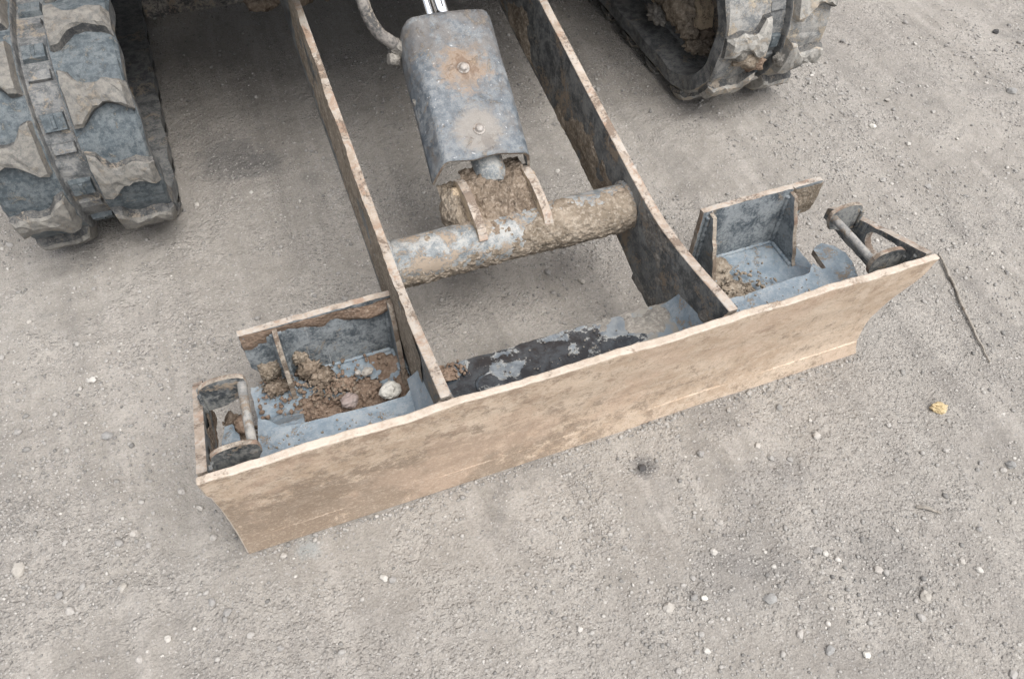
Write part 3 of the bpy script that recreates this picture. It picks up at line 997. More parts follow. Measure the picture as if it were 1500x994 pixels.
def crumbs(name, n, box, zf, smin, smax, mat, parent, seed):
    """loose crumbs of soil lying on a surface, one mass"""
    rng = np.random.default_rng(seed)
    t = (1 + 5 ** 0.5) / 2
    ico = np.array([(-1, t, 0), (1, t, 0), (-1, -t, 0), (1, -t, 0), (0, -1, t), (0, 1, t), (0, -1, -t), (0, 1, -t), (t, 0, -1), (t, 0, 1), (-t, 0, -1), (-t, 0, 1)]) / math.hypot(1, t)
    icf = np.array([(0, 11, 5), (0, 5, 1), (0, 1, 7), (0, 7, 10), (0, 10, 11), (1, 5, 9), (5, 11, 4), (11, 10, 2), (10, 7, 6), (7, 1, 8), (3, 9, 4), (3, 4, 2), (3, 2, 6), (3, 6, 8), (3, 8, 9), (4, 9, 5), (2, 4, 11), (6, 2, 10), (8, 6, 7), (9, 8, 1)])
    x = rng.normal((box[0] + box[1]) / 2, (box[1] - box[0]) / 3.6, n).clip(box[0], box[1])
    y = rng.normal((box[2] + box[3]) / 2, (box[3] - box[2]) / 3.6, n).clip(box[2], box[3])
    sz = np.exp(rng.uniform(math.log(smin), math.log(smax), n))
    V = ico[None] * (1 + rng.normal(0, .18, (n, 12, 1))) * sz[:, None, None] * rng.uniform(.6, 1.3, (n, 1, 3))
    z = zf(x, y) + sz * .3
    P = V + np.stack([x, y, z], -1)[:, None, :]
    F = icf[None] + (np.arange(n) * 12)[:, None, None]
    return link(name, np_mesh(name, P.reshape(-1, 3), F.reshape(-1, 3), mat), parent, kind='stuff')


crumbs('soil_crumbs', 420, (.068, .272, .125, .235), lambda x, y: .0945 + 0 * x, .0009, .0042, M_mudr, BL, 1)
crumbs('soil_crumbs', 150, (.12, .20, .17, .232), lambda x, y: .095 + 0 * x, .0010, .0040, M_mud, BL, 2)
crumbs('soil_crumbs', 110, (.785, .88, .118, .20), lambda x, y: .096 - .03 * np.clip(x - .85, 0, 1), .0009, .004, M_mudt, BL, 3)
crumbs('soil_crumbs', 90, (.03, .27, .055, .10), lambda x, y: .1485 + 0 * x, .0006, .002, M_mudt, BL, 4)
crumbs('soil_crumbs', 70, (.70, .94, .055, .10), lambda x, y: .1485 + 0 * x, .0006, .002, M_mudt, BL, 5)
crumbs('soil_crumbs', 120, (.30, .345, .108, .133), lambda x, y: .153 + 0 * x, .0008, .0035, M_mudr, BL, 6)
crumbs('soil_crumbs', 45, (.40, .665, .06, .13), lambda x, y: .1515 + 0 * x, .0006, .0024, M_mudg, BL, 7)
crumbs('soil_crumbs', 160, (.02, .06, .06, .16), lambda x, y: .128 + 0 * x, .001, .004, M_mud, BL, 8)


def bead(pts, r, parent, mat):
    P = curve_pts(pts, 26)
    rr = [r * (1 + .18 * math.sin(i * 2.1)) for i in range(len(P))]
    return tube('weld_bead', P, rr, [mat], parent, seg=8)


for gx_, yt, yb_ in ((.116, .22, .196), (.2735, .22, .190), (.7865, .224, .183), (.932, .222, .176)):
    for sg_x in (-1, 1):
        xw = gx_ + sg_x * .0042
        bead([(xw, .2372, .19), (xw, .2372, .14), (xw, .2368, .090)], .0040, BL, M_paintc)
        bead([(xw, .236, .0875), (xw, .215, .0875), (xw, yb_ + .003, .0875)], .0038, BL, M_tray)
bead([(.074, .2372, .0880), (.17, .2372, .0878), (.27, .2372, .0880)], .0032, BL, M_tray)
bead([(.79, .2372, .0880), (.87, .2372, .0878), (.95, .2372, .0880)], .0032, BL, M_tray)
bead([(.0122, .028, .236), (.0122, .034, .20), (.0122, .044, .155)], .0032, BL, M_paint)
bead([(.9868, .028, .236), (.9868, .034, .20), (.9868, .044, .155)], .0032, BL, M_paint)
for xw in (XA - AT / 2 - .0005, XA + AT / 2 + .0005, XB - AT / 2 - .0005, XB + AT / 2 + .0005):
    bead([(xw, .016, .24), (xw, .028, .205), (xw, .044, .155)], .0050, BL, M_edged)
    bead([(xw, .05, .1505), (xw, .09, .150), (xw, .128, .1495)], .0045, BL, M_paint)
for ye, lf in ((.048, 1), (.1475, 1), (.048, 0), (.1475, 0)):
    xe = .0122 if lf else .9868
    for sgy in (-1, 1):
        bead([(xe, ye + sgy * .005, .186), (xe, ye + sgy * .005, .205), (xe, ye + sgy * .005, .221)], .0028, BL, M_paint)

# dark torn rubber scrap on right shelf
link('mud_clod', bm_mesh('mud_clod', blob((.7405, .092, .151), (.013, .008, .005), 44, .5, 3), [M_black], True), BL)

# ------------------------------------------------------------------ lift arms
def arm(x, left, seed):
    top = [(.0175, .2515), (.06, .2465), (.107, .2400), (.17, .2345), (.243, .2370), (.40, .2690), (.68, .331), (1.02, .405)]
    bot = [(1.02, .262), (.773, .203), (.42, .138), (.30, .108), (.235, .084), (.20, .072), (.10, .064), (.052, .066), (.0465, .15), (.034, .19), (.0225, .225)]
    top = [(p.x, p.y) for p in curve_pts([(a_, b_, 0) for a_, b_ in top], 46)]
    toe = (lambda c: (c.x - 0.006 * max(0, c.y - .1), c.y, c.z)) if left else None
    o = plate('lift_arm', top + bot, 'x', x - AT / 2, x + AT / 2, [M_paint, M_edge], EX, step=.02, jit=.0004, bevel=.0022, warp=toe, seed=seed)
    return o
AL = arm(XA, True, 51)
AR = arm(XB, False, 52)
# mud along the lower edge and the outer face of the arms
xi = XB - AT / 2
crust('mud_crust', (xi, .25, .235), (0, .75, .165), (0, 0, -.135), (-1, 0, 0),
      lambda S, T: -0.0040 + 0.0060 * np.clip(T * 1.6 - .75, -1, 1) + 0.0090 * nz(S, T, .75, .135, 12, 161) + .0015 * nz(S, T, .75, .135, 80, 163), [M_mudt], AR, 150, 44)
crust('mud_crust', (xi, .05, .225), (0, .20, .005), (0, 0, -.15), (-1, 0, 0),
      lambda S, T: -0.0012 + 0.005 * nz(S, T, .2, .15, 20, 165) + .0015 * nz(S, T, .2, .15, 80, 163), [M_mudg], AR, 60, 44)
xo = XA - AT / 2
crust('mud_crust', (xo - .0002, .10, .232), (-.0038, .70, .150), (0, 0, -.13), (-1, 0, 0),
      lambda S, T: 0.0016 + 0.004 * nz(S, T, .7, .13, 14, 171) + .0015 * nz(S, T, .75, .135, 80, 173), [M_mudt], AL, 150, 40)
# foot gussets where the arms meet the shelf
for nm, xx, sgn, par in (('foot_gusset', XA - AT / 2, -1, AL), ('foot_gusset', XB - AT / 2, -1, AR), ('foot_gusset', XA + AT / 2, 1, AL)):
    V = [(xx, .0485, .1505), (xx, .135, .1505), (xx + sgn * .022, .0485, .1505), (xx + sgn * .016, .13, .1505), (xx, .049, .19), (xx, .125, .172)]
    Fc = [(0, 1, 3, 2), (4, 2, 3, 5), (0, 4, 5, 1), (0, 2, 4), (1, 5, 3)]
    bm = bmesh.new()
    vs2 = [bm.verts.new(v) for v in V]
    for f in Fc: bm.faces.new([vs2[i] for i in f])
    bmesh.ops.subdivide_edges(bm, edges=bm.edges[:], cuts=3, use_grid_fill=True)
    for v in bm.verts: v.co += Vector((0, .0012 * mnoise.noise(v.co * 60), .0012 * mnoise.noise(v.co * 70)))
    bmesh.ops.triangulate(bm, faces=bm.faces[:])
    link(nm, bm_mesh(nm, bm, [M_tray]), par)

# ------------------------------------------------------------------ cross tube with lugs
TY, TZ, TR = .305, .189, .0345
tx = np.linspace(XA + AT / 2, XB - AT / 2, 30)
CT = tube('cross_tube', [(x, TY, TZ) for x in tx], TR, [M_tube], EX, seg=40)
def weld(name, cx, r, parent, mat):
    V, Fc = [], []
    n, m_ = 56, 8
    for i in range(n):
        a = 2 * math.pi * i / n
        rr = r + .0008 * math.sin(i * 2.7)
        for k in range(m_):
            b2 = 2 * math.pi * k / m_
            q = rr + .0048 * math.cos(b2)
            V.append((cx + .0048 * math.sin(b2) * (1 + .2 * math.sin(i * 1.9)), TY + q * math.cos(a), TZ + q * math.sin(a)))
    for i in range(n):
        for k in range(m_):
            Fc.append((i * m_ + k, ((i + 1) % n) * m_ + k, ((i + 1) % n) * m_ + (k + 1) % m_, i * m_ + (k + 1) % m_))
    return link(name, mesh(name, V, Fc, [mat], smooth=True), parent)
weld('weld_bead', XB - AT / 2 - .001, TR, CT, M_tube)
weld('weld_bead', XA + AT / 2 + .001, TR, CT, M_tube)
def tube_mud():
    n, m_ = 260, 110
    V, Fc = [], []
    S, T = np.meshgrid(np.linspace(0, 1, n), np.linspace(0, 1, m_), indexing='ij')
    # T: angle from the back-top (0) over the front to underneath (1)
    ang = math.radians(115) - T * math.radians(235)
    L = tx[-1] - tx[0]
    base = 0.0006 + 0.0022 * np.clip((T - .30 - .12 * np.clip((.62 - S) * 5, 0, 1)) * 5, -.7, 1) + 0.0035 * np.clip((S - .52) * 5, -.5, 1) * np.exp(-((T - .42) / .3) ** 2)
    h = base + 0.0034 * nz(S, T, L, .14, 22, 181) + 0.0034 * nz(S, T, L, .14, 140, 185)
    h = np.clip(h, -.003, .02)
    r = TR + h
    Y = TY - 0 + r * np.cos(ang + 0 * h) * 1
    P = np.stack([tx[0] + .003 + S * (L - .006), TY + r * np.cos(ang), TZ + r * np.sin(ang)], -1)
    # the front of the tube faces the camera (-Y)
    P[..., 1] = TY - r * np.cos(math.pi - (math.pi - ang)) * -1 if False else TY + r * np.cos(math.pi - ang)
    for i in range(n - 1):
        for j in range(m_ - 1):
            if max(h[i, j], h[i + 1, j], h[i, j + 1], h[i + 1, j + 1]) > -.0029:
                Fc.append((i * m_ + j, i * m_ + j + 1, (i + 1) * m_ + j + 1, (i + 1) * m_ + j))
    return mesh('mud_crust', P.reshape(-1, 3), Fc, [M_mudt], smooth=True)
link('mud_crust', tube_mud(), CT)
def lug(x, seed):
    o = [(.279, .2175), (.288, .230), (.312, .2405), (.345, .2485), (.375, .2475), (.395, .239), (.402, .225), (.396, .208), (.375, .196), (.345, .190), (.31, .190), (.288, .205)]
    return plate('lug', o, 'x', x - .0066, x + .0066, [M_tan, M_edge], CT, step=.008, bevel=.003, jit=.0005, seed=seed)
lug(.4305, 61); lug(.5325, 62)
tube('pivot_pin', [(.415, .378, .222), (.418, .378, .222), (.545, .378, .222), (.548, .378, .222)], [.011, .0135, .0135, .011], [M_tan], CT, seg=18)
crust('mud_crust', (.434, .285, .2165), (.096, 0, 0), (0, .12, .030), (0, -.2, .98),
      lambda S, T: -0.004 + 0.013 * np.sin(np.clip(T, 0, 1) * 2.6) * (0.75 + .25 * np.sin(S * 3.1)) + 0.010 * nz(S, T, .096, .12, 26, 191) + 0.0065 * nz(S, T, .096, .12, 110, 193), [M_mud], CT, 110, 130, floor=-.012)
crust('mud_crust', (.400, .315, .222), (.040, 0, 0), (0, .095, .012), (0, -.1, 1),
      lambda S, T: -0.012 + 0.014 * edgefade(S, T, .35) + 0.009 * nz(S, T, .04, .095, 30, 195) + 0.005 * nz(S, T, .04, .095, 120, 197), [M_mudt], CT, 60, 110, floor=-.02)
crust('mud_crust', (.4005, .405, .228), (0, -.088, -.006), (0, 0, -.05), (-1, 0, 0),
      lambda S, T: -0.006 + 0.010 * edgefade(S, T, .35) + 0.008 * nz(S, T, .09, .05, 34, 198), [M_mudt], CT, 80, 50, floor=-.02)

# ------------------------------------------------------------------ blade cylinder under its guard
A0 = Vector((.480, .372, .232)); A1 = Vector((.500, .98, .535))
ax = (A1 - A0).normalized()
CY = tube('blade_cylinder', [A0 + ax * t for t in (.0, .02, .05, .07, .075, .20, .235, .24, .25)], [.018, .024, .024, .024, .030, .030, .030, .026, .024], [M_tube], EX, seg=28)
tube('cylinder_rod', [A0 + ax * .24, A0 + ax * .45, A1], .0125, [M_chrome], CY, seg=24)
tube('oil_pipe', [A0 + ax * .22 + Vector((-.024, -.004, .022)), A0 + ax * .34 + Vector((-.024, -.004, .022)), A1 + Vector((-.024, -.004, .022))], .0055, [M_chrome], CY, seg=14)
# guard
G0 = Vector((.4665, .374, .286)); G1 = Vector((.4835, .588, .392))
gd = (G1 - G0); gl = gd.length; gdn = gd.normalized()
gxv = Vector((1, 0, 0)); gxv = (gxv - gxv.dot(gdn) * gdn).normalized()
gn = gxv.cross(gdn).normalized()
if gn.z < 0: gn = -gn
def gp(u, v, h): return G0 + gxv * u + gdn * (v * gl) + gn * h
BOLT1 = tuple(gp(.002, .60, .002)); BOLT2 = tuple(gp(.002, .185, .002))
M_guard = guard_mat()
def guard_mesh():
    prof_lo = [(-.0775, -.043), (-.072, -.028), (-.066, -.014), (-.0605, -.003), (-.056, .0005), (-.050, .0012), (-.025, .002), (.0, .0022), (.025, .002), (.05, .001), (.062, -.003), (.070, -.012), (.074, -.030), (.076, -.045)]
    prof_hi = [(-.0765, -.056), (-.0755, -.042), (-.0735, -.029), (-.069, -.016), (-.062, -.007), (-.053, -.0015), (-.028, .0025), (.0, .0035), (.028, .0025), (.052, -.001), (.062, -.006), (.069, -.016), (.073, -.035), (.075, -.056)]
    def dense(p, k=3):
        out = []
        for i in range(len(p) - 1):
            for j in range(k):
                t = j / k
                out.append((p[i][0] * (1 - t) + p[i + 1][0] * t, p[i][1] * (1 - t) + p[i + 1][1] * t))
        return out + [p[-1]]
    lo, hi = dense(prof_lo), dense(prof_hi)
    nv = 34; k = len(lo)
    V, Fc = [], []
    for side in (0, 1):
        for j in range(nv):
            v = j / (nv - 1)
            w = min(1, max(0, (v - .42) / .3)); w = w * w * (3 - 2 * w)
            for i in range(k):
                u = lo[i][0] * (1 - w) + hi[i][0] * w; h = lo[i][1] * (1 - w) + hi[i][1] * w
                cut = 0
                flap = max(0, (-h - .004) / .054)
                vv = v
                if v > .8: vv = v - .10 * flap * (v - .8) / .2
                if v < .15: vv = v + (.008 * math.sin(u * 90) - .05 * flap) * (1 - v / .15)
                d = .0016 * mnoise.noise(Vector((u * 22, vv * 6, 1.5))) + .0006 * mnoise.noise(Vector((u * 80, vv * 22, 4)))
                V.append(gp(u * (1 - (0.05 if side else 0)), vv, h + d - (.0036 if side else 0)))
    for j in range(nv - 1):
        for i in range(k - 1):
            a = j * k + i
            Fc.append((a, a + 1, a + k + 1, a + k))
    n0 = nv * k
    top_n = len(Fc)
    Fc += [tuple(n0 + q for q in f[::-1]) for f in Fc]
    rim = []
    for i in range(k - 1):
        rim.append((i, n0 + i, n0 + i + 1, i + 1)); a = (nv - 1) * k + i; rim.append((a, a + 1, n0 + a + 1, n0 + a))
    for j in range(nv - 1):
        a = j * k; rim.append((a, a + k, n0 + a + k, n0 + a)); a = j * k + k - 1; rim.append((a, n0 + a, n0 + a + k, a + k))
    Fc += rim
    mi = [0] * (2 * top_n) + [1] * len(rim)
    me = mesh('cylinder_guard', V, Fc, [M_guard, M_edged], mi)
    sm = [True] * (2 * top_n) + [False] * len(rim)
    me.polygons.foreach_set('use_smooth', sm)
    return me
GU = link('cylinder_guard', guard_mesh(), EX)
def bolt(p, n, r, parent, dome=True):
    n = Vector(n).normalized(); a = n.orthogonal().normalized(); b2 = n.cross(a)
    prof = [(r * 1.5, 0), (r * 1.5, r * .22), (r * 1.42, r * .28), (r * 1.0, r * .28), (r * 1.0, r * .75), (r * .88, r * .98), (r * .5, r * 1.12), (0.01 * r, r * 1.15)]
    V, Fc = [], []
    sg = 24
    for q, h in prof:
        for k in range(sg):
            t = 2 * math.pi * k / sg
            V.append(Vector(p) + a * (q * math.cos(t)) + b2 * (q * math.sin(t)) + n * h)
    for i in range(len(prof) - 1):
        for k in range(sg):
            Fc.append((i * sg + k, i * sg + (k + 1) % sg, (i + 1) * sg + (k + 1) % sg, (i + 1) * sg + k))
    return link('bolt_head', mesh('bolt_head', V, Fc, [M_bolt], smooth=True), parent)
bolt(gp(.002, .60, .0025), gn, .0062, GU); bolt(gp(.002, .185, .0015), gn, .0060, GU)
link('mud_crust', bm_mesh('mud_crust', blob(gp(-.0725, .50, -.040), (.005, .007, .007), 81, .4, 3), [M_mudg], True), GU)
# hydraulic hose into the guard's left side
hp = curve_pts([(.405, .590, .348), (.392, .590, .362), (.378, .592, .376), (.366, .60, .402), (.362, .62, .43), (.366, .70, .455), (.40, .86, .475), (.44, 1.02, .48)], 46)
HO = tube('hydraulic_hose', hp, [.0092 + .0006 * (i % 2) for i in range(47)], [M_hose], EX, seg=16)
tube('hose_fitting', [(.412, .590, .340), (.404, .590, .3485), (.398, .590, .3555)], [.0125, .0125, .0115], [M_mudg], HO, seg=6, smooth=False)
tube('hose_fitting', [(.400, .583, .332), (.389, .583, .336), (.385, .583, .337)], [.010, .010, .008], [M_mudg], HO, seg=12)
hp2 = curve_pts([(.515, .60, .40), (.520, .64, .425), (.535, .74, .455), (.55, .92, .49), (.54, 1.03, .50)], 30)
tube('hydraulic_hose', hp2, .0085, [M_hose], EX, seg=14)

# ------------------------------------------------------------------ tracks
def make_track(xin, sgn, nm_label, seed, inner_sign, m_band, m_lug):
    """rubber track: belt loop + lugs + metal inserts; xin is the inner edge, sgn the way to the outer edge"""
    W = 0.232
    xc = xin + sgn * W / 2
    Rb = 0.176                   # belt outer surface radius at the idler
    yc, yr, zc = 0.80, 1.82, 0.1965
    Ls = yr - yc
    per = 2 * Ls + 2 * math.pi * Rb
    NP = int(round(per / 0.118)); pitch = per / NP
    def M_(s, h):
        """arclength: 0 at the front idler's foremost point, growing down and under the machine"""
        s = s % per
        q = math.pi * Rb / 2
        if s < q or s > per - q:
            a = s / Rb if s < q else (s - per) / Rb
            return yc - (Rb + h) * math.cos(a), zc - (Rb + h) * math.sin(a)
        s2 = s - q
        if s2 < Ls: return yc + s2, zc - Rb - h
        s2 -= Ls
        if s2 < math.pi * Rb:
            a = s2 / Rb
            return yr + (Rb + h) * math.sin(a), zc - (Rb + h) * math.cos(a)
        s2 -= math.pi * Rb
        return yr - s2, zc + Rb + h
    def pt(s, x, h):
        y, z = M_(s, h); return (xc + x, y, z)
    rng = np.random.default_rng(seed)
    ns = 300
    cs = [(-.116, -.034), (-.116, -.006), (-.112, .0), (-.07, .001), (-.024, .0), (-.0225, -.003), (-.0210, -.016), (.0, -.017), (.0210, -.016), (.0225, -.003), (.024, .0), (.07, .001), (.112, .0), (.116, -.006), (.116, -.034), (.05, -.037), (.04, -.034), (-.04, -.034), (-.05, -.037)]
    V, Fc, mi = [], [], []
    k = len(cs)
    for i in range(ns):
        s = per * i / ns
        for j, (x, h) in enumerate(cs):
            dx = 0.0022 * math.sin(s / pitch * 2 * math.pi) if j in (0, 1, 13, 14) else 0
            V.append(pt(s, x + dx * (1 if x > 0 else -1), h + (rng.normal(0, .0005) if h > -.02 else 0)))
    for i in range(ns):
        for j in range(k):
            a, b2 = i * k + j, i * k + (j + 1) % k
            c2, d2 = ((i + 1) % ns) * k + (j + 1) % k, ((i + 1) % ns) * k + j
            Fc.append((a, d2, c2, b2)); mi.append(1 if j in (4, 5, 6, 7, 8, 9, 13, 14, 15, 16, 17, 18, 0) else 0)
    me = mesh('rubber_track', V, Fc, [m_band, M_rubberd], mi, smooth=False)
    bm = bmesh.new(); bm.from_mesh(me); bmesh.ops.recalc_face_normals(bm, faces=bm.faces[:]); bm.to_mesh(me); bm.free()
    T = link('rubber_track', me, EX, nm_label)
    def lug_mesh(s0, side, sd):
        r2_ = np.random.default_rng(sd)
        nx_l, nw = 13, 9
        hh = [0, .015, .0205, .0218, .0222, .0218, .0205, .015, 0]
        ww = [0, .035, .09, .28, .5, .72, .91, .965, 1]
        V, Fc, mi = [], [], []
        for i in range(nx_l):
            t = i / (nx_l - 1)
            x = .0255 + t * (.1165 - .0255)
            top = np.interp(t, [0, .16, .30, .45, .7, 1], [-.045, -.040, -.018, -.014, -.021, -.012])
            bot = np.interp(t, [0, .20, .30, .42, .62, .85, 1], [.042, .040, .026, .018, .014, .022, .030])
            e = 1.0
            if i == 0: e = 0.0
            elif i == 1: e = .85
            elif i == nx_l - 1: e = .35
            xx = x + (.0035 if i == 1 else 0) * -1
            for w, h in zip(ww, hh):
                s = s0 + top + (bot - top) * w
                hz = h * e * (1 + .05 * r2_.normal()) - (.0012 if h == 0 or e == 0 else 0)
                V.append(pt(s + r2_.normal(0, .0011), side * (xx + r2_.normal(0, .0007)), hz))
        for i in range(nx_l - 1):
            for j in range(nw - 1):
                a = i * nw + j
                f = (a, a + 1, a + nw + 1, a + nw)
                Fc.append(f if side > 0 else f[::-1])
                mi.append(1 if j in (0, nw - 2) else 0)
        a = (nx_l - 1) * nw
        f = tuple(a + j for j in range(nw)); Fc.append(f[::-1] if side > 0 else f); mi.append(1)
        me = mesh('lug', V, Fc, [m_lug, M_lugs], mi, smooth=False)
        bm = bmesh.new(); bm.from_mesh(me); bmesh.ops.recalc_face_normals(bm, faces=bm.faces[:]); bm.to_mesh(me); bm.free()
        return me
    ph = -.012
    for i in range(NP):
        s = i * pitch + ph
        sm = ((s + per / 2) % per) - per / 2
        link('lug', lug_mesh(s, inner_sign, seed * 100 + i), T)
        link('lug', lug_mesh(s + pitch / 2, -inner_sign, seed * 200 + i), T)
        # metal core inserts seen in the middle strip
        for q, (sl, hgt) in enumerate(((.030, .0055), (.018, .0040))):
            s1 = s + pitch * (.22 if q == 0 else .58)
            bm = bmesh.new()
            vv = []
            for (da, xx, h) in ((-1, -1, 0), (1, -1, 0), (1, 1, 0), (-1, 1, 0)):
                vv.append(bm.verts.new(pt(s1 + da * sl / 2, xx * .0175, -.018)))
            tt = [bm.verts.new(pt(s1 + da * sl / 2 * .88, xx * .0155, -.0135 + hgt)) for (da, xx) in ((-1, -1), (1, -1), (1, 1), (-1, 1))]
            bm.faces.new(tt)
            for a in range(4): bm.faces.new((vv[a], vv[(a + 1) % 4], tt[(a + 1) % 4], tt[a]))
            if q == 0:
                bars = [bm.verts.new(pt(s1 + da * .009, xx * .002, -.0135 + hgt + .0014)) for (da, xx) in ((-1, -1), (1, -1), (1, 1), (-1, 1))]
                low = [bm.verts.new(pt(s1 + da * .011, xx * .0032, -.0135 + hgt - .0004)) for (da, xx) in ((-1, -1), (1, -1), (1, 1), (-1, 1))]
                bm.faces.new(bars)
                for a in range(4): bm.faces.new((low[a], low[(a + 1) % 4], bars[(a + 1) % 4], bars[a]))
            link('metal_insert', bm_mesh('metal_insert', bm, [M_rubber if q == 0 else M_rubberd]), T)
    # idler wheel, frame beam, rollers
    def wheel(y, z, r, w, name):
        V = [(xc - w, y, z), (xc - w * .9, y, z), (xc + w * .9, y, z), (xc + w, y, z)]
        o = tube(name, V, [r * .94, r, r, r * .94], [M_body], EX, seg=40)
        return o
    wheel(yc, zc, Rb - .048, .022, 'idler_wheel')
    wheel(yr, zc, Rb - .046, .022, 'drive_sprocket')
    for yy in (1.08, 1.31, 1.54): wheel(yy, .115, .055, .03, 'track_roller')
    fr = [(.800, .125), (.825, .105), (.93, .09), (1.7, .11), (1.7, .27), (1.05, .275), (.93, .235), (.86, .20), (.81, .165)]
    TF = plate('track_frame', fr, 'x', xc - .062, xc + .062, [M_tan, M_tan], EX, step=.03, bevel=.006, jit=.001, seed=seed)
    link('mud_clod', bm_mesh('mud_clod', blob((xc - sgn * .02, .90, .225), (.05, .06, .03), seed + 3, .4, 3), [M_mudt], True), TF)
    link('mud_clod', bm_mesh('mud_clod', blob((xc - sgn * .068, .93, .135), (.018, .026, .026), seed + 4, .45, 3), [M_mudt], True), TF)
    link('mud_clod', bm_mesh('mud_clod', blob((xc - sgn * .03, .82, .11), (.03, .035, .02), seed + 5, .45, 3), [M_mud], True), TF)
    if sgn > 0:
        for i_, (c_m, r_m, mt_) in enumerate((((xc - .070, .865, .150), (.026, .055, .045), M_mudt), ((xc - .062, .825, .118), (.024, .030, .022), M_mudt), ((xc - .072, .93, .185), (.02, .05, .05), M_tan),
                                              ((xc - .045, .80, .090), (.03, .03, .016), M_mudt), ((xc - .088, .915, .105), (.018, .03, .018), M_mudg))):
            link('mud_clod', bm_mesh('mud_clod', blob(c_m, r_m, 210 + i_, .42, 4, 3.0), [mt_], True), TF)
    return T, pt, pitch


TLk, ptL, pitch = make_track(0.006, -1, 'rubber track on the left with dusty wavy lugs, its front end close to the blade', 3, 1, M_rubber, M_lug)
TRk, ptR, _ = make_track(1.034, 1, 'rubber track on the right with its inner band and muddy frame showing', 9, -1, M_bandp, M_lugp)
# mud packed on the right track's front
for i, (s, x, r, mt) in enumerate(((.03, -.055, (.030, .016, .020), M_mudt), (.045, -.035, (.022, .013, .016), M_mudr), (.01, -.075, (.028, .012, .018), M_mudg), (.10, -.05, (.045, .012, .016), M_mudg), (.05, .05, (.04, .012, .022), M_mudg))):
    link('mud_clod', bm_mesh('mud_clod', blob(ptR(s, x, .004), r, 90 + i, .4, 3), [mt], True), TRk)

# ------------------------------------------------------------------ undercarriage and upper body (above and behind the frame, shades the ground)
plate('carbody', [(.245, .205), (.715, .205), (.74, .28), (.74, .46), (.245, .46), (.235, .28)], 'y', 1.05, 1.75, [M_body, M_body], EX, bevel=.01, step=.08)
for i in range(7):
    link('mud_clod', bm_mesh('mud_clod', blob((.25 + .035 * i, 1.048, .212 + .01 * (i % 2)), (.03, .02, .02), 120 + i, .45, 3), [M_mud], True), EX)
for y0 in (1.15, 1.55):
    plate('axle_beam', [(.03, .16), (1.01, .16), (1.01, .26), (.03, .26)], 'y', y0, y0 + .09, [M_body, M_body], EX, bevel=.006, step=.08)
HB = plate('house', [(.0, .86), (.10, .76), (.34, .66), (.90, .63), (1.02, .74), (1.01, 2.0), (.80, 2.25), (.24, 2.25), (.03, 2.0)], 'z', .48, .98, [M_house, M_house], EX, bevel=.03, step=.1, jit=0)
plate('house_floor', [(.02, .87), (.11, .78), (.35, .67), (.89, .65), (1.0, .75), (1.0, 2.0), (.02, 2.0)], 'z', .430, .479, [M_body, M_body], HB, bevel=.01, step=.1, jit=0)
plate('seat_base', [(.34, 1.35), (.70, 1.35), (.70, 1.75), (.34, 1.75)], 'z', .981, 1.20, [M_body, M_body], HB, bevel=.02, step=.1, jit=0)

# ------------------------------------------------------------------ stones on the blade
def stone_on(name, c, r, seed, mat, label, rot=0, cat='stone'):
    o = link(name, bm_mesh(name, blob(c, r, seed, .28, 3, 1.6, rot), [mat], False), None, label, cat)
    return o
M_white = plain_stone('white_stone', (0.58, 0.56, 0.51))
M_pink = plain_stone('pinkish_stone', (0.27, 0.215, 0.195))
M_pale = plain_stone('pale_stone', (0.36, 0.335, 0.30))
M_grey = plain_stone('grey_stone', (0.27, 0.265, 0.255))
M_dark = plain_stone('dark_lump', (0.06, 0.058, 0.058))
M_yel = plain_stone('yellow_foam', (0.46, 0.36, 0.205))
stone_on('stone', (.243, .147, .113), (.0150, .0125, .0110), 201, M_white, 'angular white stone in the dirt slot behind the left end of the blade', .4)
stone_on('stone', (.186, .150, .112), (.0125, .0105, .0080), 202, M_pink, 'oval pinkish stone beside the white stone in the left dirt slot', .5)
stone_on('stone', (.222, .196, .104), (.0085, .0062, .0060), 203, M_pale, 'small pale stone on the mud against the left back plate', .2)
stone_on('stone', (.209, .199, .103), (.0045, .0040, .0040), 204, M_pale, 'tiny pale chip next to the small stone on the left tray mud', .2)

# ------------------------------------------------------------------ loose pebbles on the ground
def pebble_mesh(i):
    return bm_mesh('pebble', blob((0, 0, 0), (1, 1, .72), 300 + i, .34, 2, 1.5), [M_stone], False)
PEB = [pebble_mesh(i) for i in range(9)]
rp = random.Random(11)
def pebble(x, y, r, label, mat=None, group=None):
    me = PEB[rp.randrange(len(PEB))]
    if mat is not None:
        me = me.copy(); me.materials.clear(); me.materials.append(mat)
    o = bpy.data.objects.new('pebble', me)
    COL.objects.link(o)
    o.location = (x, y, gz(x, y) + r * .34)
    o.rotation_euler = (rp.uniform(-.4, .4), rp.uniform(-.4, .4), rp.uniform(0, 6.28))
    o.scale = (r * rp.uniform(.9, 1.2), r * rp.uniform(.75, 1.0), r * rp.uniform(.75, 1.05))
    o['label'] = label; o['category'] = 'pebble'
    if group: o['group'] = group
    return o
G = 'loose pebbles scattered on the ground'
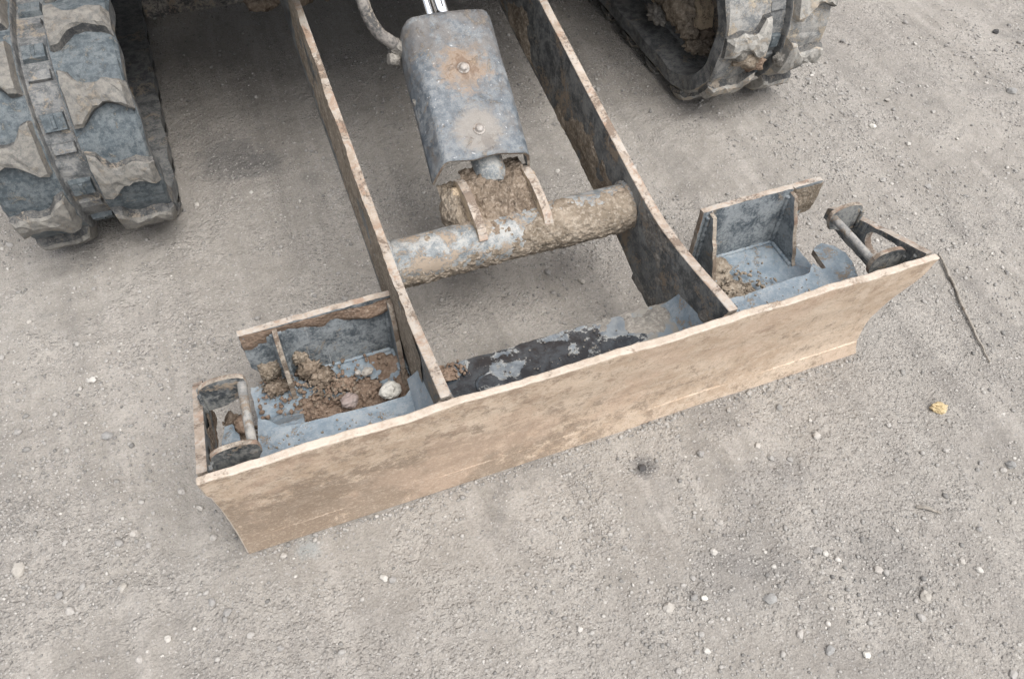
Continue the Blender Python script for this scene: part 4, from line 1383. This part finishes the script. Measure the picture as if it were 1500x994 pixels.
named = [
    (-.286, .118, .0125, M_pale, 'big pale pebble at the left edge of the ground'),
    (-.160, .045, .0085, M_pale, 'whitish round pebble left of the blade\'s lower left corner'),
    (-.162, .295, .0100, M_grey, 'large grey pebble on the churned strip left of the blade'),
    (1.073, -.224, .0090, M_grey, 'round grey pebble near the right edge, below the yellow scrap'),
    (.631, -.271, .0100, M_grey, 'big grey pebble below the dark smudge in the right foreground'),
    (.827, -.341, .0105, M_pale, 'large pale pebble in the right foreground'),
    (.666, -.355, .0095, M_grey, 'blocky grey pebble beside a small white one at the bottom'),
    (.708, -.376, .0068, M_white, 'small white pebble at the bottom beside a blocky grey one'),
    (.500, -.234, .0092, M_pale, 'pale oval pebble in the middle foreground'),
    (.550, -.239, .0062, M_white, 'small white pebble in the middle foreground right of a pale oval one'),
    (.563, -.034, .0085, M_dark, 'black lump on the ground in front of the blade\'s middle'),
    (1.750, .521, .0120, M_grey, 'large grey pebble at the upper right edge'),
    (1.389, .528, .0085, M_white, 'bright pebble on the gravel right of the right track'),
    (1.476, .593, .0088, M_pale, 'pale pebble lying nearest the right track on its right side'),
    (1.898, .733, .0105, M_dark, 'dark elongated pebble in the upper right corner'),
    (.628, .330, .0080, M_pale, 'pale squarish pebble on the shaded ground just behind the cross tube'),
]
for x, y, r, mt, lb in named: pebble(x, y, r * .78, lb, mt)
PL = 'small grey pebble lying loose on the gravel ground'
spots = [(.81, -.014), (.731, -.022), (.731, .007), (.741, -.063), (.652, -.046), (.774, -.099), (.748, -.087), (.833, -.08), (.948, -.102), (.841, -.052), (1.022, -.213), (1.034, -.205),
         (1.034, -.274), (.55, -.209), (.537, -.234), (.542, -.269), (.523, -.279), (.507, -.297), (.519, -.3), (.474, -.309), (.737, -.243), (.73, -.235), (.73, -.304), (.792, -.288), (.805, -.362),
         (.643, -.323), (.863, -.462), (.905, -.319), (.917, -.337), (.958, -.29), (.625, -.151), (.594, -.187), (-.05, .128), (-.123, .096), (-.111, .14), (-.071, .163), (.046, .014), (-.148, -.058),
         (.018, -.106), (-.113, -.043), (-.014, -.076), (-.226, .037), (-.209, .065), (-.159, .111), (-.227, .136), (-.284, .345), (-.037, -.036), (-.039, .076), (1.53, .432), (1.304, .38), (1.376, .332),
         (1.218, .356), (1.233, .432), (1.359, .72), (1.379, .734), (1.397, .719), (1.45, .647), (1.756, .637), (1.703, .768), (1.715, .84), (1.453, .532), (1.42, .452), (1.392, .647), (1.541, .523),
         (.187, .46), (.234, .438), (.402, .3), (-.305, .498)]
n = 0
while n < 80:
    x, y = rp.uniform(-.35, 2.05), rp.uniform(-.5, 1.5)
    if -.06 < x < 1.06 and -.01 < y < .27: continue
    if (-.25 < x < .02 or 1.02 < x < 1.29) and y > .58: continue
    if y > 1.62 - .36 * (x + .4) or y < -.03 - .40 * (x + .4) - .05: continue
    if x < .9 and rp.random() < .35: continue
    spots.append((x, y)); n += 1
def where(x, y):
    if y < .02 + .0 * x and 0 <= x <= 1.0: return 'small grey pebble lying loose on the open gravel in front of the blade', 'pebbles in front of the blade'
    if x < 0.0: return 'small grey pebble lying loose on the gravel left of the blade', 'pebbles left of the blade'
    if x < .67: return 'small grey pebble on the shaded ground behind the blade, near the lift arms', 'pebbles in the shade behind the blade'
    if x < 1.03 and y > .2: return 'small grey pebble on the ground between the right lift arm and the right track', 'pebbles before the right track'
    if y < .1: return 'small grey pebble lying loose on the gravel to the lower right of the blade', 'pebbles at the lower right'
    return 'small grey pebble lying loose on the gravel in the upper right of the photo', 'pebbles at the upper right'
for x, y in spots:
    lb, gr_ = where(x, y)
    pebble(x, y, rp.uniform(.0034, .0062), lb, None, gr_)

# ------------------------------------------------------------------ litter
def twig(pts, r, label, mat):
    P = curve_pts(pts, 40)
    P = [p + Vector((.0012 * mnoise.noise(p * 90), .0012 * mnoise.noise(p * 80 + Vector((3, 1, 2))), 0)) for p in P]
    P = [Vector((p.x, p.y, gz(p.x, p.y) + p.z)) for p in P]
    rr = [r * (.55 + .45 * math.sin(math.pi * min(1, .15 + i / 44))) for i in range(len(P))]
    o = tube('twig', P, rr, [mat], None, seg=8)
    o['label'] = label; o['category'] = 'twig'
M_twig = dirty('dry_twig', (.20, .18, .155), (.30, .275, .24), DUST, MUD, .4, .2, .9, sc=3)
twig([(1.268, .172, .004), (1.258, .142, .005), (1.240, .095, .004), (1.217, .045, .005), (1.200, -.015, .004), (1.184, -.058, .003)], .0024, 'long thin twig lying on the gravel beside the right end of the blade', M_twig)
twig([(.897, -.231, .003), (.910, -.240, .004), (.923, -.252, .003)], .0024, 'short pale straw piece on the gravel in the right foreground', M_twig)
twig([(1.40, 1.0, .003), (1.43, .96, .004), (1.445, .91, .003)], .003, 'short dark twig on the gravel above the right track\'s outer side', M_twig)
bm = bmesh.new()
bm.free()
bm = blob((1.039, -.105, gz(1.039, -.105) + .005), (.012, .008, .007), 401, .6, 3, 2.6, -.6)
link('foam_scrap', bm_mesh('foam_scrap', bm, [M_yel], False), None, 'crumpled yellowish scrap lying on the gravel right of the blade', 'scrap')
